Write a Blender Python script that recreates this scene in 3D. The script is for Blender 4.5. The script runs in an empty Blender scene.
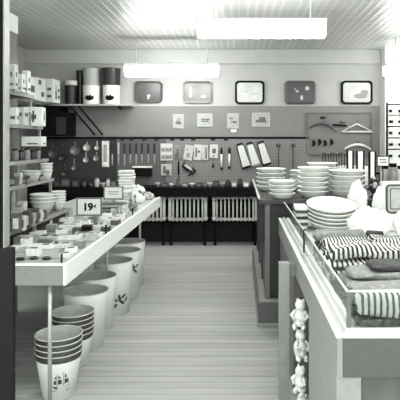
import bpy, bmesh, math, random
from mathutils import Vector, Matrix
random.seed(7)
S = bpy.context.scene
COL = S.collection
PI = math.pi
F, CX, CY, H = 540.0, 240.0, 140.0, 1.6

def X(px, d): return (px - CX) * d / F
def Z(py, d): return H - (py - CY) * d / F
ORD = ['first', 'second', 'third', 'fourth', 'fifth', 'sixth', 'seventh', 'eighth', 'ninth', 'tenth', 'eleventh', 'twelfth']

# ------------------------------------------------------------------ materials
def tint(v):
    v = v * (.55 + .45 * min(1, v / .62))
    return (min(1, v * .975), min(1, v), min(1, v * .955), 1)

def newmat(name):
    m = bpy.data.materials.new(name); m.use_nodes = True
    nt = m.node_tree; b = nt.nodes['Principled BSDF']
    return m, nt, b

MC = {}
def mat(v, rough=.6, noise=.12, scale=25, metal=0, name=None, spec=.4):
    key = (round(v, 3), rough, noise, scale, metal, spec)
    if key in MC: return MC[key]
    m, nt, b = newmat(name or 'paint_%03d' % int(v * 1000))
    b.inputs['Roughness'].default_value = rough
    b.inputs['Metallic'].default_value = metal
    b.inputs['Specular IOR Level'].default_value = spec
    tc = nt.nodes.new('ShaderNodeTexCoord')
    n = nt.nodes.new('ShaderNodeTexNoise'); n.inputs['Scale'].default_value = scale; n.inputs['Detail'].default_value = 4
    r = nt.nodes.new('ShaderNodeValToRGB')
    r.color_ramp.elements[0].position = .3; r.color_ramp.elements[1].position = .7
    r.color_ramp.elements[0].color = tint(v * (1 - noise)); r.color_ramp.elements[1].color = tint(v * (1 + noise))
    nt.links.new(tc.outputs['Object'], n.inputs['Vector']); nt.links.new(n.outputs['Fac'], r.inputs['Fac'])
    nt.links.new(r.outputs['Color'], b.inputs['Base Color'])
    MC[key] = m
    return m

def emat(name, s):
    m, nt, b = newmat(name)
    b.inputs['Base Color'].default_value = (.9, .9, .9, 1)
    b.inputs['Emission Color'].default_value = (1, 1, .985, 1)
    b.inputs['Emission Strength'].default_value = s
    return m

def glassmat():
    m, nt, b = newmat('clear_glass')
    b.inputs['Base Color'].default_value = (.93, .97, .94, 1)
    b.inputs['Roughness'].default_value = .03
    b.inputs['Transmission Weight'].default_value = 1
    b.inputs['IOR'].default_value = 1.25
    return m

def floormat():
    m, nt, b = newmat('worn_floorboards')
    tc = nt.nodes.new('ShaderNodeTexCoord')
    br = nt.nodes.new('ShaderNodeTexBrick'); br.inputs['Scale'].default_value = 1
    br.inputs['Brick Width'].default_value = 4.2; br.inputs['Row Height'].default_value = .085
    br.inputs['Mortar Size'].default_value = .0026; br.inputs['Mortar Smooth'].default_value = .3
    br.inputs['Color1'].default_value = tint(.49); br.inputs['Color2'].default_value = tint(.42); br.inputs['Mortar'].default_value = tint(.15)
    br.inputs['Bias'].default_value = .1
    n = nt.nodes.new('ShaderNodeTexNoise'); n.inputs['Scale'].default_value = 1.2; n.inputs['Detail'].default_value = 6
    mp = nt.nodes.new('ShaderNodeMapping'); mp.inputs['Scale'].default_value = (1, 9, 1)
    r = nt.nodes.new('ShaderNodeValToRGB'); r.color_ramp.elements[0].position = .3; r.color_ramp.elements[1].position = .7
    r.color_ramp.elements[0].color = (.82, .82, .82, 1); r.color_ramp.elements[1].color = (1.08, 1.08, 1.08, 1)
    mx = nt.nodes.new('ShaderNodeMix'); mx.data_type = 'RGBA'; mx.blend_type = 'MULTIPLY'; mx.inputs['Factor'].default_value = 1
    mb_ = nt.nodes.new('ShaderNodeMapping'); mb_.inputs['Location'].default_value = (1.6, 0, 0); nt.links.new(tc.outputs['Object'], mb_.inputs['Vector']); nt.links.new(mb_.outputs['Vector'], br.inputs['Vector']); nt.links.new(tc.outputs['Object'], mp.inputs['Vector'])
    nt.links.new(mp.outputs['Vector'], n.inputs['Vector']); nt.links.new(n.outputs['Fac'], r.inputs['Fac'])
    nt.links.new(br.outputs['Color'], mx.inputs['A']); nt.links.new(r.outputs['Color'], mx.inputs['B'])
    nt.links.new(mx.outputs['Result'], b.inputs['Base Color'])
    bp = nt.nodes.new('ShaderNodeBump'); bp.inputs['Strength'].default_value = .25; bp.inputs['Distance'].default_value = .01; bp.invert = True
    nt.links.new(br.outputs['Fac'], bp.inputs['Height']); nt.links.new(bp.outputs['Normal'], b.inputs['Normal'])
    b.inputs['Roughness'].default_value = .5
    return m

def ceilmat():
    m, nt, b = newmat('pressed_tin')
    tc = nt.nodes.new('ShaderNodeTexCoord')
    def brick(w, mort, c1, cm):
        br = nt.nodes.new('ShaderNodeTexBrick'); br.offset = 0; br.inputs['Scale'].default_value = 1
        br.inputs['Brick Width'].default_value = w; br.inputs['Row Height'].default_value = w
        br.inputs['Mortar Size'].default_value = mort; br.inputs['Mortar Smooth'].default_value = .6
        br.inputs['Color1'].default_value = c1; br.inputs['Color2'].default_value = c1; br.inputs['Mortar'].default_value = cm
        nt.links.new(tc.outputs['Object'], br.inputs['Vector'])
        return br
    a = brick(.09, .022, tint(.47), tint(.58)); c = brick(.54, .02, (1, 1, 1, 1), (.85, .85, .85, 1))
    mx = nt.nodes.new('ShaderNodeMix'); mx.data_type = 'RGBA'; mx.blend_type = 'MULTIPLY'; mx.inputs['Factor'].default_value = 1
    nt.links.new(a.outputs['Color'], mx.inputs['A']); nt.links.new(c.outputs['Color'], mx.inputs['B'])
    nt.links.new(mx.outputs['Result'], b.inputs['Base Color'])
    bp = nt.nodes.new('ShaderNodeBump'); bp.inputs['Strength'].default_value = .3; bp.inputs['Distance'].default_value = .02; bp.invert = False
    nt.links.new(a.outputs['Fac'], bp.inputs['Height']); nt.links.new(bp.outputs['Normal'], b.inputs['Normal'])
    b.inputs['Roughness'].default_value = .4
    return m

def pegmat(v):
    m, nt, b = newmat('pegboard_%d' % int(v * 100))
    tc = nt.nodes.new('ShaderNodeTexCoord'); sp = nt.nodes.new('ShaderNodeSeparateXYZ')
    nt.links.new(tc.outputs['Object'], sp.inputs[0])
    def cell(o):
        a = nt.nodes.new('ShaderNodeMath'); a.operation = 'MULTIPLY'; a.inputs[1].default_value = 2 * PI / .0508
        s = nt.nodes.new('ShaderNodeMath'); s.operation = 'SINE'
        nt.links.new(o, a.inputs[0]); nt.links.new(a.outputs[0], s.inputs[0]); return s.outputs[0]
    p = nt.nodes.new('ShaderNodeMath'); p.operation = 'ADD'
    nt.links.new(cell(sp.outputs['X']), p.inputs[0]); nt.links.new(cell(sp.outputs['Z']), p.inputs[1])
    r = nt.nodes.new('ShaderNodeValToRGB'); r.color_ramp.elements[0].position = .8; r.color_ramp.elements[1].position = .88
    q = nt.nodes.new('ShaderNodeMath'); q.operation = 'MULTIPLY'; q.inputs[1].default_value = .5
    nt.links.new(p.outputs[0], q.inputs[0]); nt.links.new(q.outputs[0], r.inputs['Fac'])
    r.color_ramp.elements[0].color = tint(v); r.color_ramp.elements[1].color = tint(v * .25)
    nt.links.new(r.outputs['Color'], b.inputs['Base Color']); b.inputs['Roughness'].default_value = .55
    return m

def stripemat(name, lo, hi, period, axis='X', mid=.5):
    m, nt, b = newmat(name)
    tc = nt.nodes.new('ShaderNodeTexCoord')
    w = nt.nodes.new('ShaderNodeTexWave'); w.bands_direction = axis
    w.inputs['Scale'].default_value = 2 * PI / (20 * period); w.inputs['Distortion'].default_value = .8; w.inputs['Detail Scale'].default_value = 3
    r = nt.nodes.new('ShaderNodeValToRGB'); r.color_ramp.elements[0].position = mid - .12; r.color_ramp.elements[1].position = mid + .12
    r.color_ramp.elements[0].color = tint(lo); r.color_ramp.elements[1].color = tint(hi)
    nt.links.new(tc.outputs['Object'], w.inputs['Vector']); nt.links.new(w.outputs['Fac'], r.inputs['Fac'])
    nt.links.new(r.outputs['Color'], b.inputs['Base Color']); b.inputs['Roughness'].default_value = .9
    return m

WHITE = mat(.78, .45, .04); OFFW = mat(.66, .5, .08); LGREY = mat(.46, .5, .1); MGREY = mat(.27, .55, .12)
DGREY = mat(.085, .5, .2, spec=.25); DARK = mat(.028, .5, .25, spec=.15); BLACK = mat(.006, .55, .3, spec=.08); STEEL = mat(.55, .3, .05, 25, .85)
ENAMEL = mat(.72, .25, .05); PAPER = mat(.74, .8, .05); GLASS = glassmat()
CTRIM = mat(.40, .4, .08); CPAINT = mat(.30, .45, .1)

# ------------------------------------------------------------------ mesh builder
class MB:
    def __init__(self): self.bm = bmesh.new(); self.mi = 0
    def face(self, vs, smooth=False):
        try:
            f = self.bm.faces.new(vs); f.material_index = self.mi; f.smooth = smooth; return f
        except ValueError: return None
    def v(self, p): return self.bm.verts.new(p)
    def box(self, x0, x1, y0, y1, z0, z1):
        if x0 > x1: x0, x1 = x1, x0
        if y0 > y1: y0, y1 = y1, y0
        if z0 > z1: z0, z1 = z1, z0
        p = [self.v((x, y, z)) for z in (z0, z1) for y in (y0, y1) for x in (x0, x1)]
        for q in ((0, 2, 3, 1), (4, 5, 7, 6), (0, 1, 5, 4), (2, 6, 7, 3), (0, 4, 6, 2), (1, 3, 7, 5)):
            self.face([p[i] for i in q])
        return self
    def tube(self, pts, r, seg=8, close=False):
        pts = [Vector(p) for p in pts]; n = len(pts); rings = []
        rs = r if isinstance(r, (list, tuple)) else [r] * n
        for i, p in enumerate(pts):
            a = pts[i - 1] if (i or close) else pts[0]; b = pts[(i + 1) % n] if (i < n - 1 or close) else pts[-1]
            t = (b - a).normalized()
            u = t.cross(Vector((0, 0, 1)))
            if u.length < .2: u = t.cross(Vector((0, 1, 0)))
            u.normalize(); w = t.cross(u)
            rings.append([self.v(p + (u * math.cos(2 * PI * k / seg) + w * math.sin(2 * PI * k / seg)) * rs[i]) for k in range(seg)])
        m = n if close else n - 1
        for i in range(m):
            A, B = rings[i], rings[(i + 1) % n]
            for k in range(seg): self.face([A[k], A[(k + 1) % seg], B[(k + 1) % seg], B[k]], True)
        if not close:
            self.face(rings[0][::-1]); self.face(rings[-1])
        return self
    def lathe(self, prof, c=(0, 0, 0), seg=24, sx=1, sy=1, mis=None):
        rings = []
        for (r, z) in prof:
            if r < 1e-5: rings.append([self.v((c[0], c[1], c[2] + z))])
            else: rings.append([self.v((c[0] + sx * r * math.cos(2 * PI * k / seg), c[1] + sy * r * math.sin(2 * PI * k / seg), c[2] + z)) for k in range(seg)])
        for i in range(len(rings) - 1):
            A, B = rings[i], rings[i + 1]
            if mis: self.mi = mis[i]
            for k in range(seg):
                l = (k + 1) % seg
                if len(A) == 1 and len(B) == 1: continue
                if len(A) == 1: self.face([A[0], B[l], B[k]], True)
                elif len(B) == 1: self.face([A[k], A[l], B[0]], True)
                else: self.face([A[k], A[l], B[l], B[k]], True)
        return self
    def prism(self, out, y0, y1):           # outline in x,z pushed along y
        a = [self.v((x, y0, z)) for x, z in out]; b = [self.v((x, y1, z)) for x, z in out]
        n = len(out); self.face(a); self.face(b[::-1])
        for i in range(n): self.face([a[i], b[i], b[(i + 1) % n], a[(i + 1) % n]])
        return self
    def flat(self, out, z0, z1):            # outline in x,y pushed along z
        a = [self.v((x, y, z0)) for x, y in out]; b = [self.v((x, y, z1)) for x, y in out]
        n = len(out); self.face(a[::-1]); self.face(b)
        for i in range(n): self.face([a[i], a[(i + 1) % n], b[(i + 1) % n], b[i]])
        return self
    def ball(self, c, rx, ry=None, rz=None, seg=14, rings=9):
        ry = ry or rx; rz = rz or rx
        prof = [(math.sin(PI * i / rings), -math.cos(PI * i / rings)) for i in range(rings + 1)]
        R = []
        for r, z in prof:
            if r < 1e-5: R.append([self.v((c[0], c[1], c[2] + z * rz))])
            else: R.append([self.v((c[0] + rx * r * math.cos(2 * PI * k / seg), c[1] + ry * r * math.sin(2 * PI * k / seg), c[2] + z * rz)) for k in range(seg)])
        for i in range(rings):
            A, B = R[i], R[i + 1]
            for k in range(seg):
                l = (k + 1) % seg
                if len(A) == 1: self.face([A[0], B[l], B[k]], True)
                elif len(B) == 1: self.face([A[k], A[l], B[0]], True)
                else: self.face([A[k], A[l], B[l], B[k]], True)
        return self
    def soft(self, x0, x1, yc, zb, ry, h, n=40, seg=20, wob=.004, rib=0, period=.03, power=.6, bend=0, seed=0):
        rg = random.Random(seed); ph = [rg.uniform(0, 6.28) for _ in range(6)]; rings = []
        for i in range(n + 1):
            t = i / n; t = t if rib else .5 - .5 * math.cos(PI * t); x = x0 + (x1 - x0) * t
            fr = min(.06, .026 / abs(x1 - x0)); e = min(1, min(t, 1 - t) / fr)
            e = max(.02, math.sqrt(max(0, 1 - (1 - e) ** 2)))
            k1 = 1 + rib * math.cos(2 * PI * x / period)
            hy = ry * (.75 + .25 * e) * k1; hz = h / 2 * e * k1 * (1 + .06 * math.sin(9 * x + ph[0]))
            dy = bend * math.sin(PI * t) + wob * 2 * math.sin(14 * x + ph[1])
            ring = []
            for k in range(seg):
                a = 2 * PI * k / seg; c, s = math.cos(a), math.sin(a)
                py = math.copysign(abs(c) ** power, c) * hy; pz = math.copysign(abs(s) ** power, s) * hz
                pz += wob * math.sin(3 * a + 21 * x + ph[2]); 
                ring.append(self.v((x + wob * math.sin(2 * a + ph[3]), yc + py + dy, max(zb, zb + h / 2 + pz))))
            rings.append(ring)
        for i in range(n):
            for k in range(seg): self.face([rings[i][k], rings[i + 1][k], rings[i + 1][(k + 1) % seg], rings[i][(k + 1) % seg]], True)
        self.face(rings[0]); self.face(rings[-1][::-1])
        return self
    def build(self, name, mats, parent=None, loc=None, rot=None, bevel=0):
        me = bpy.data.meshes.new(name)
        bmesh.ops.recalc_face_normals(self.bm, faces=self.bm.faces)
        self.bm.to_mesh(me); self.bm.free()
        o = bpy.data.objects.new(name, me); COL.objects.link(o)
        for m in (mats if isinstance(mats, (list, tuple)) else [mats]): me.materials.append(m)
        if loc is not None: o.location = loc
        if rot is not None: o.rotation_euler = rot
        if parent is not None: o.parent = parent
        if bevel:
            b = o.modifiers.new('bevel', 'BEVEL'); b.width = bevel; b.segments = 2; b.limit_method = 'ANGLE'
        return o

def tag(o, label, cat, group=None):
    o['label'] = label; o['category'] = cat
    if group: o['group'] = group
    return o
def thing(name, loc, label, cat, group=None, rot=(0, 0, 0)):
    o = bpy.data.objects.new(name, None); COL.objects.link(o); o.location = loc; o.rotation_euler = rot
    o.empty_display_size = .05
    return tag(o, label, cat, group)
def struct(o): o['kind'] = 'structure'; return o
def BX(x0, x1, y0, y1, z0, z1): return MB().box(x0, x1, y0, y1, z0, z1)

def text_mesh(name, s, size, m, parent, loc, rot, depth=.001):
    cu = bpy.data.curves.new('tmp_text', 'FONT'); cu.body = s; cu.size = size; cu.align_x = 'CENTER'; cu.extrude = depth; cu.offset = size * .045
    to = bpy.data.objects.new('tmp_text', cu); COL.objects.link(to)
    bpy.context.view_layer.update()
    me = bpy.data.meshes.new_from_object(to.evaluated_get(bpy.context.evaluated_depsgraph_get()))
    bpy.data.objects.remove(to); bpy.data.curves.remove(cu)
    o = bpy.data.objects.new(name, me); COL.objects.link(o); me.materials.clear(); me.materials.append(m)
    o.parent = parent; o.location = loc; o.rotation_euler = rot
    return o

# ================================================================== THE ROOM
D = 8.5
CEIL = 3.02
struct(BX(-3.6, 3.6, -2.0, 8.7, -.1, 0).build('floor', floormat()))
struct(BX(-3.6, 3.6, -2.0, 8.7, CEIL, CEIL + .1).build('ceiling', ceilmat()))
wb = MB()
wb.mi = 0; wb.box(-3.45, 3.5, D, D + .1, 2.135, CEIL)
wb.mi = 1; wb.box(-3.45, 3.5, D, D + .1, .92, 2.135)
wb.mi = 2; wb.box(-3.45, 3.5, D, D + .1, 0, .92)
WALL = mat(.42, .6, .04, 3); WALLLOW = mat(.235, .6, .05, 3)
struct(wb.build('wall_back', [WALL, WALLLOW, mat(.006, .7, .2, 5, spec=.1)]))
struct(BX(-3.45, -3.35, 4.9, D, 0, CEIL).build('wall_left', mat(.42, .6, .06, 3)))
struct(BX(3.4, 3.5, -2, D, 0, CEIL).build('wall_right', WALL))
pw = MB(); pw.mi = 0; pw.box(-2.15, -2.06, 2.2, 5.0, 0, 2.58); pw.mi = 1; pw.box(-2.15, -2.055, 2.2, 5.003, 2.58, 2.74)
struct(pw.build('wall_partition', [mat(.16, .6, .08, 4), WHITE]))
struct(BX(2.2, 3.4, 8.18, D, 0, CEIL).build('wall_pier', mat(.72, .6, .03, 3)))
struct(BX(-3.35, 2.2, 8.44, D, 2.79, CEIL).build('trim_1', mat(.42, .6, .03, 3), bevel=.01))
struct(BX(-3.1, X(309, 8.45), 8.47, D, 1.615, 1.65).build('trim_2', BLACK))
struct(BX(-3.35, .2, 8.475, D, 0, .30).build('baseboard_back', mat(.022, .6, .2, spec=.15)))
struct(BX(-3.35, -3.32, 5.0, 8.47, 0, .12).build('baseboard_left', DGREY))

# ------------------------------------------------------------------ lights
EM = emat('glowing_diffuser', 20)
def fixture(xc, y, z, L, label, cord=False):
    t = thing('fluorescent_light', (xc, y, z), label, 'light', 'hanging fluorescent lights')
    BX(-L / 2, L / 2, -.09, .09, .13, .17).build('housing', WHITE, t, bevel=.006)
    mb = MB()
    prof = [(-.085, .13), (-.10, .08), (-.075, .015), (-.03, 0), (.03, 0), (.075, .015), (.10, .08), (.085, .13)]
    a = [mb.v((-L / 2 + .01, p, q)) for p, q in prof]; b = [mb.v((L / 2 - .01, p, q)) for p, q in prof]
    for i in range(len(prof)): mb.face([a[i], b[i], b[(i + 1) % len(prof)], a[(i + 1) % len(prof)]])
    mb.face(a); mb.face(b)
    mb.build('diffuser', EM, t)
    for s in (-1, 1):
        MB().tube([(s * L * .38, 0, .17), (s * L * .38, 0, CEIL - z)], .008).build('stem', WHITE, t)
    if cord:
        mb = MB().tube([(-L / 2 - .012, 0, .15), (-L / 2 - .012, 0, -.03)], .004, 6); mb.ball((-L / 2 - .012, 0, -.035), .01)
        mb.tube([(-L / 2 - .012, 0, .15), (-L / 2 + .02, 0, .15)], .004, 6)
        mb.build('pull_cord', MGREY, t)
fixture(X(262, 5.1), 5.1, 2.565, 1.2, 'large overexposed fluorescent light hanging nearest, below the tin ceiling', True)
fixture(X(172, 7.5), 7.5, 2.485, 1.3, 'fluorescent light hanging in front of the back wall above the serving trays')
fixture(X(384, 7.5) + .65, 7.5, 2.49, 1.3, 'fluorescent light at the far right edge of the picture')
fixture(.0, 2.0, 2.70, 1.3, 'fluorescent light over the near part of the aisle')
fixture(.0, -.6, 2.70, 1.3, 'fluorescent light over the shop front')

fixture(2.5, 4.2, 2.6, 1.3, 'added unseen fluorescent light over the right hand tables')  # out-of-view lamp added to brighten the left fascia and the bins
fixture(2.5, 1.2, 2.6, 1.3, 'added unseen fluorescent light over the front of the right hand side')  # second added lamp out of view, same purpose
# ================================================================== BACK WALL
Y0 = 8.44                                   # plane where wall goods hang
def wx(px): return X(px, Y0)
def wz(py): return Z(py, Y0)
t = thing('pegboard', (0, 8.496, 0), 'long pegboard on the back wall holding kitchen tools', 'pegboard')  # three panels, tones stepping lighter from left to right
BX(wx(40), wx(116), -.03, 0, .8905, 1.615).build('dark_panel', pegmat(.03), t, bevel=.003)['label'] = 'darkest left panel of the pegboard'
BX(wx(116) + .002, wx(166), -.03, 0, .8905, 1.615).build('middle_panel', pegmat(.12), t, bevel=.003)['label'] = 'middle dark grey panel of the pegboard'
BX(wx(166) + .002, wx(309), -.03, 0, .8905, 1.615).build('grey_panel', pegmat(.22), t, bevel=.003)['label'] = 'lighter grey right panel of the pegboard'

# trays on the upper wall
def rrect(w, h, r, n=6):
    o = []
    for cx, cz, a0 in ((w - r, h - r, 0), (-w + r, h - r, PI / 2), (-w + r, -h + r, PI), (w - r, -h + r, 1.5 * PI)):
        for k in range(n + 1):
            a = a0 + PI / 2 * k / n; o.append((cx + r * math.cos(a), cz + r * math.sin(a)))
    return o
def ringprism(mb, out, inn, y0, y1, yi=None):
    n = len(out); yi = y0 if yi is None else yi
    a = [mb.v((x, y0, z)) for x, z in out]; b = [mb.v((x, yi, z)) for x, z in inn]
    c = [mb.v((x, y1, z)) for x, z in out]; d = [mb.v((x, y1, z)) for x, z in inn]
    for i in range(n):
        j = (i + 1) % n
        mb.face([a[i], a[j], b[j], b[i]]); mb.face([a[i], c[i], c[j], a[j]]); mb.face([b[i], b[j], d[j], d[i]]); mb.face([c[i], d[i], d[j], c[j]])
def serving_tray(px0, px1, py0, py1, rimm, panm, label, motif, motm):
    xc, zc = wx((px0 + px1) / 2), wz((py0 + py1) / 2); w, h = (wx(px1) - wx(px0)) / 2, (wz(py0) - wz(py1)) / 2
    t = thing('serving_tray', (xc, 8.5, zc - h), label, 'tray', 'serving trays along the upper back wall')
    mb = MB(); ringprism(mb, [(x, z + h) for x, z in rrect(w, h, .06)], [(x, z + h) for x, z in rrect(w - .03, h - .03, .045)], -.045, -.0005, -.04)
    mb.build('rim', rimm, t)
    pan = MB().prism([(x, z + h) for x, z in rrect(w - .028, h - .028, .045)], -.022, -.0005).build('pan', panm, t)
    for k, (u, v, a, b) in enumerate(motif):
        mb = MB(); mb.prism([(u * w + a * w * math.cos(q * PI / 6), h + v * h + b * h * math.sin(q * PI / 6)) for q in range(12)], -.025 - .0004 * k, -.021)
        mb.build('painted_motif', motm, pan)
GTR = mat(.09, .3, .35, 6)
serving_tray(134, 162, 81, 102.5, DGREY, GTR, 'grey serving tray with a small white flower, leftmost on the upper wall', [(.02, -.35, .12, .1), (.0, -.5, .06, .2)], OFFW)
serving_tray(183, 212, 81, 103, mat(.12, .3, .1), mat(.22, .35, .3, 5), 'pale serving tray with a dark rim, second from the left on the upper wall', [(.4, -.4, .2, .12), (-.5, 0, .12, .5)], LGREY)
serving_tray(235, 264.5, 80.5, 104, BLACK, mat(.5, .35, .12, 5), 'white serving tray with a thick black rim, in the middle of the five', [(-.2, .1, .25, .12), (.3, -.1, .3, .1)], LGREY)
serving_tray(285, 316, 80.5, 104, mat(.07, .3, .1), mat(.025, .3, .2), 'dark serving tray with pale painted flowers, fourth from the left', [(.45, .35, .14, .18), (.1, -.45, .09, .22), (-.2, .1, .12, .1), (-.35, .3, .06, .06)], mat(.5, .4, .1))
serving_tray(341.5, 373, 80.5, 104, BLACK, mat(.45, .35, .12, 5), 'white serving tray with a painted hill and black rim, rightmost of the five', [(.25, -.3, .45, .22), (.5, 0, .25, .25)], MGREY)

# little papers between trays and pegboard
def pinned(px0, px1, py0, py1, label, art, dy=.0):
    xc = wx((px0 + px1) / 2); w = (wx(px1) - wx(px0)) / 2; h = wz(py0) - wz(py1)
    t = thing('price_notice', (xc, 8.499, wz(py1)), label, 'notice', 'small notices on the back wall')
    BX(-w, w, -.012, 0, 0, h).build('card', mat(.40, .7, .08), t, bevel=.002)
    if dy: ringprism_mb = MB(); ringprism(ringprism_mb, [(x, z + h / 2) for x, z in rrect(w, h / 2, .004, 1)], [(x, z + h / 2) for x, z in rrect(w - .012, h / 2 - .012, .003, 1)], -.018, -.011); ringprism_mb.build('frame', LGREY, t)
    for (u0, u1, v0, v1) in art: BX(-w + 2 * w * u0, -w + 2 * w * u1, -.0145, -.011, h * v0, h * v1).build('picture', mat(.16, .8, .3, 40), t)
pinned(172.5, 183.5, 114, 128.5, 'tall paper notice with a small dark picture, below the gap between the two left trays', [(.25, .75, .3, .5), (.35, .6, .55, .62), (.5, .7, .66, .72)])
pinned(197, 212.5, 113.5, 126.5, 'wide paper notice with two grey lines, below the second tray', [(.25, .8, .5, .62), (.25, .75, .36, .46)], 1)
pinned(227, 239, 113, 128.5, 'tall paper notice with scattered marks, left of the black-rimmed tray bottom', [(.2, .5, .6, .72), (.45, .8, .35, .48), (.3, .4, .4, .5)])
pinned(252, 270, 112.5, 126.5, 'framed little picture of a dark vehicle shape, below the middle black-rimmed tray', [(.25, .8, .3, .5), (.4, .75, .5, .68), (.2, .3, .3, .42)], 1)
o = BX(X(231, 8.48), X(236.5, 8.48), 8.484, 8.499, Z(132.2, 8.48), Z(129.4, 8.48)).build('price_tag', PAPER); tag(o, 'tiny white price tag under the tall notice with scattered marks', 'tag')

# ---- hanging tools
def hook(t, z, y=.012):
    y = .0135
    MB().tube([(0, y, z), (0, -.02, z), (0, -.026, z + .012)], .003, 6).build('hook', STEEL, t)
def hung(name, px, pyb, label, cat, group):
    return thing(name, (wx(px), 8.452, wz(pyb)), label, cat, group)
def ladle(px, pt, pb, r, v, label, name='ladle'):
    h = wz(pt) - wz(pb); R = r * Y0 / F
    t = hung(name, px, pb, label, name.replace('_', ' '), 'ladles and strainers on the dark pegboard')
    m = mat(v, .35, .2, 30, .3)
    MB().lathe([(0, -.0), (R * .6, -.004), (R, -.02), (R * 1.06, -.022), (R, -.017), (R * .6, 0), (0, .004)], (0, 0, 0), 20).build('bowl', m, t, loc=(0, -.005, R), rot=(-PI / 2, 0, 0))
    MB().box(-.008, .008, -.008, -.002, R * 1.9, h).build('handle', m, t, bevel=.003)
    hook(t, h - .012, .03)
ladle(53, 143, 158, 4.5, .12, 'dark round skimmer, leftmost tool on the dark pegboard', 'skimmer')
ladle(63, 144, 162, 4, .06, 'blackish ladle second from the left on the dark pegboard')
ladle(75, 142, 155, 4.5, .24, 'grey round strainer on the dark pegboard above a row of tins', 'strainer')
ladle(87, 142, 151, 3.4, .5, 'pale round ladle hanging top right on the dark pegboard')
ladle(86, 152, 162.5, 2.8, .45, 'small pale ladle hanging below the pale round ladle')
ladle(97, 141, 150, 2.2, .5, 'narrow pale spoon left of the boxed steel', 'spoon')
ladle(96.5, 152, 161, 3, .3, 'grey ladle below the narrow pale spoon')
ladle(74, 159, 170, 2.2, .3, 'small ladle low on the dark pegboard below the grey strainer')
ladle(65, 164, 176, 3, .1, 'dark ladle low on the pegboard near the shelf')
# boxed steel
t = hung('boxed_steel', 105.5, 167, 'long pale boxed utensil hanging beside the knives', 'utensil', None)
w, h = .056, wz(141) - wz(167)
BX(-w, w, -.02, 0, 0, h).build('card', OFFW, t, bevel=.004)
BX(-w * .45, w * .45, -.034, -.018, h * .2, h * .86).build('blade', mat(.36, .4, .2), t, bevel=.004)
BX(-w * .6, w * .6, -.036, -.018, h * .05, h * .17).build('handle', WHITE, t, bevel=.004); hook(t, h - .02)
# knives
def knife(px, k, hv, pb):
    t = hung('kitchen_knife', px, pb, 'kitchen knife with a %s handle, %s from the left in the hanging row' % ('pale' if hv > .3 else 'black', ORD[k]), 'knife', 'kitchen knives in a row on the pegboard')
    h = wz(142.5) - wz(pb); hh = wz(142.5) - wz(154)
    MB().prism([(-.012, h - hh), (-.014, h - .01), (-.006, h), (.008, h), (.014, h - .012), (.011, h - hh)], -.02, -.004).build('handle', mat(hv, .4, .1), t, bevel=.003)
    MB().prism([(-.010, h - hh), (.010, h - hh), (.010, .04), (-.008, 0)], -.0135, -.0105).build('blade', mat(.33, .3, .1, 20, .5), t)
    hook(t, h - .015)
for k, (px, hv, pb) in enumerate([(112.3, .012, 166), (118.5, .5, 165), (124.5, .012, 167), (130.3, .012, 164), (136.2, .012, 166), (142, .012, 163), (148.3, .012, 164), (154.5, .012, 165)]): knife(px, k, hv, pb)
# carded goods
def carded(px0, px1, py0, py1, label, shapes, cv=.7, tilt=0, sv=.12):
    xc = (px0 + px1) / 2; w = (wx(px1) - wx(px0)) / 2; h = wz(py0) - wz(py1)
    t = hung('carded_gadget', xc, py1, label, 'gadget', 'carded gadgets on the grey pegboard'); t.rotation_euler = (0, tilt, 0)
    cd = BX(-w, w, -.008, 0, 0, h).build('card', mat(cv * .72, .7, .06), t, bevel=.002)
    mb = MB()
    for (u0, u1, v0, v1) in shapes: mb.box(-w + 2 * w * u0, -w + 2 * w * u1, -.02, -.006, h * v0, h * v1)
    mb.build('gadget', mat(sv, .5, .3, 30), cd, bevel=.003); hook(t, h - .012)
six = [(a, a + .26, b, b + .2) for a in (.07, .38, .68) for b in (.12, .55)]
carded(160.5, 172.5, 143.5, 160.5, 'white card holding six small pieces, nearest right of the knives', six, .72, 0, .25)
carded(161, 171.5, 164, 175.5, 'white card below the six-piece card', [(.2, .45, .2, .8), (.5, .8, .1, .5)], .6)
carded(173.8, 180, 145, 158, 'narrow grey card with a dark triangular gadget', [(.2, .85, .1, .4), (.45, .8, .4, .7)], .38)
carded(182.8, 191.5, 145, 160, 'pale tilted card left of the pair of white cards', [(.3, .7, .2, .5), (.2, .4, .6, .8)], .66, .18, .3)
carded(193.5, 200.8, 144.5, 160, 'white card with dark strokes, left one of a touching pair', [(.2, .4, .2, .8), (.5, .85, .5, .6)], .72, .06)
carded(201.6, 208.2, 145, 160, 'white card with a thin bar, right one of a touching pair', [(.6, .8, .1, .85)], .64, -.03)
carded(209.5, 217.5, 144.5, 158, 'white card with a dark round gadget and a weight below it', [(.3, .75, .35, .7), (.4, .6, .1, .2)], .74, .05)
# dark gadget cluster in the middle
t = hung('folding_grater', 189, 176, 'black folding kitchen gadget hanging below the pale tilted card', 'gadget', None)
MB().tube([(-.07, -.02, .22), (-.10, -.02, .16), (-.04, -.02, .10), (.05, -.02, .07), (.0, -.02, .0)], .016, 8).build('frame', BLACK, t)
MB().tube([(-.06, -.03, .17), (.04, -.03, .09)], .02, 8).build('blade', LGREY, t)
MB().tube([(.06, -.02, .13), (.10, -.02, .07), (.04, -.02, .02)], .014, 8).build('handle', DARK, t); hook(t, .22)
t = hung('meat_fork', 178.5, 178, 'long dark fork hanging under the narrow grey card', 'fork', None)
MB().tube([(0, -.012, .05), (0, -.012, .26)], .011, 8).build('handle', BLACK, t)
mb = MB(); [mb.tube([(s * .011, -.012, 0), (s * .011, -.012, .04), (0, -.012, .06)], .004, 6) for s in (-1, 1)]; mb.build('tines', STEEL, t); hook(t, .25)
t = hung('hanging_weight', 213, 168, 'small dark pendant gadget below the white card with the round gadget', 'gadget', None)
MB().tube([(0, -.012, .03), (0, -.012, .13)], .004, 6).build('cord', DARK, t); MB().ball((0, -.016, .03), .016, .012, .028).build('bob', BLACK, t); hook(t, .125)
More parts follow.
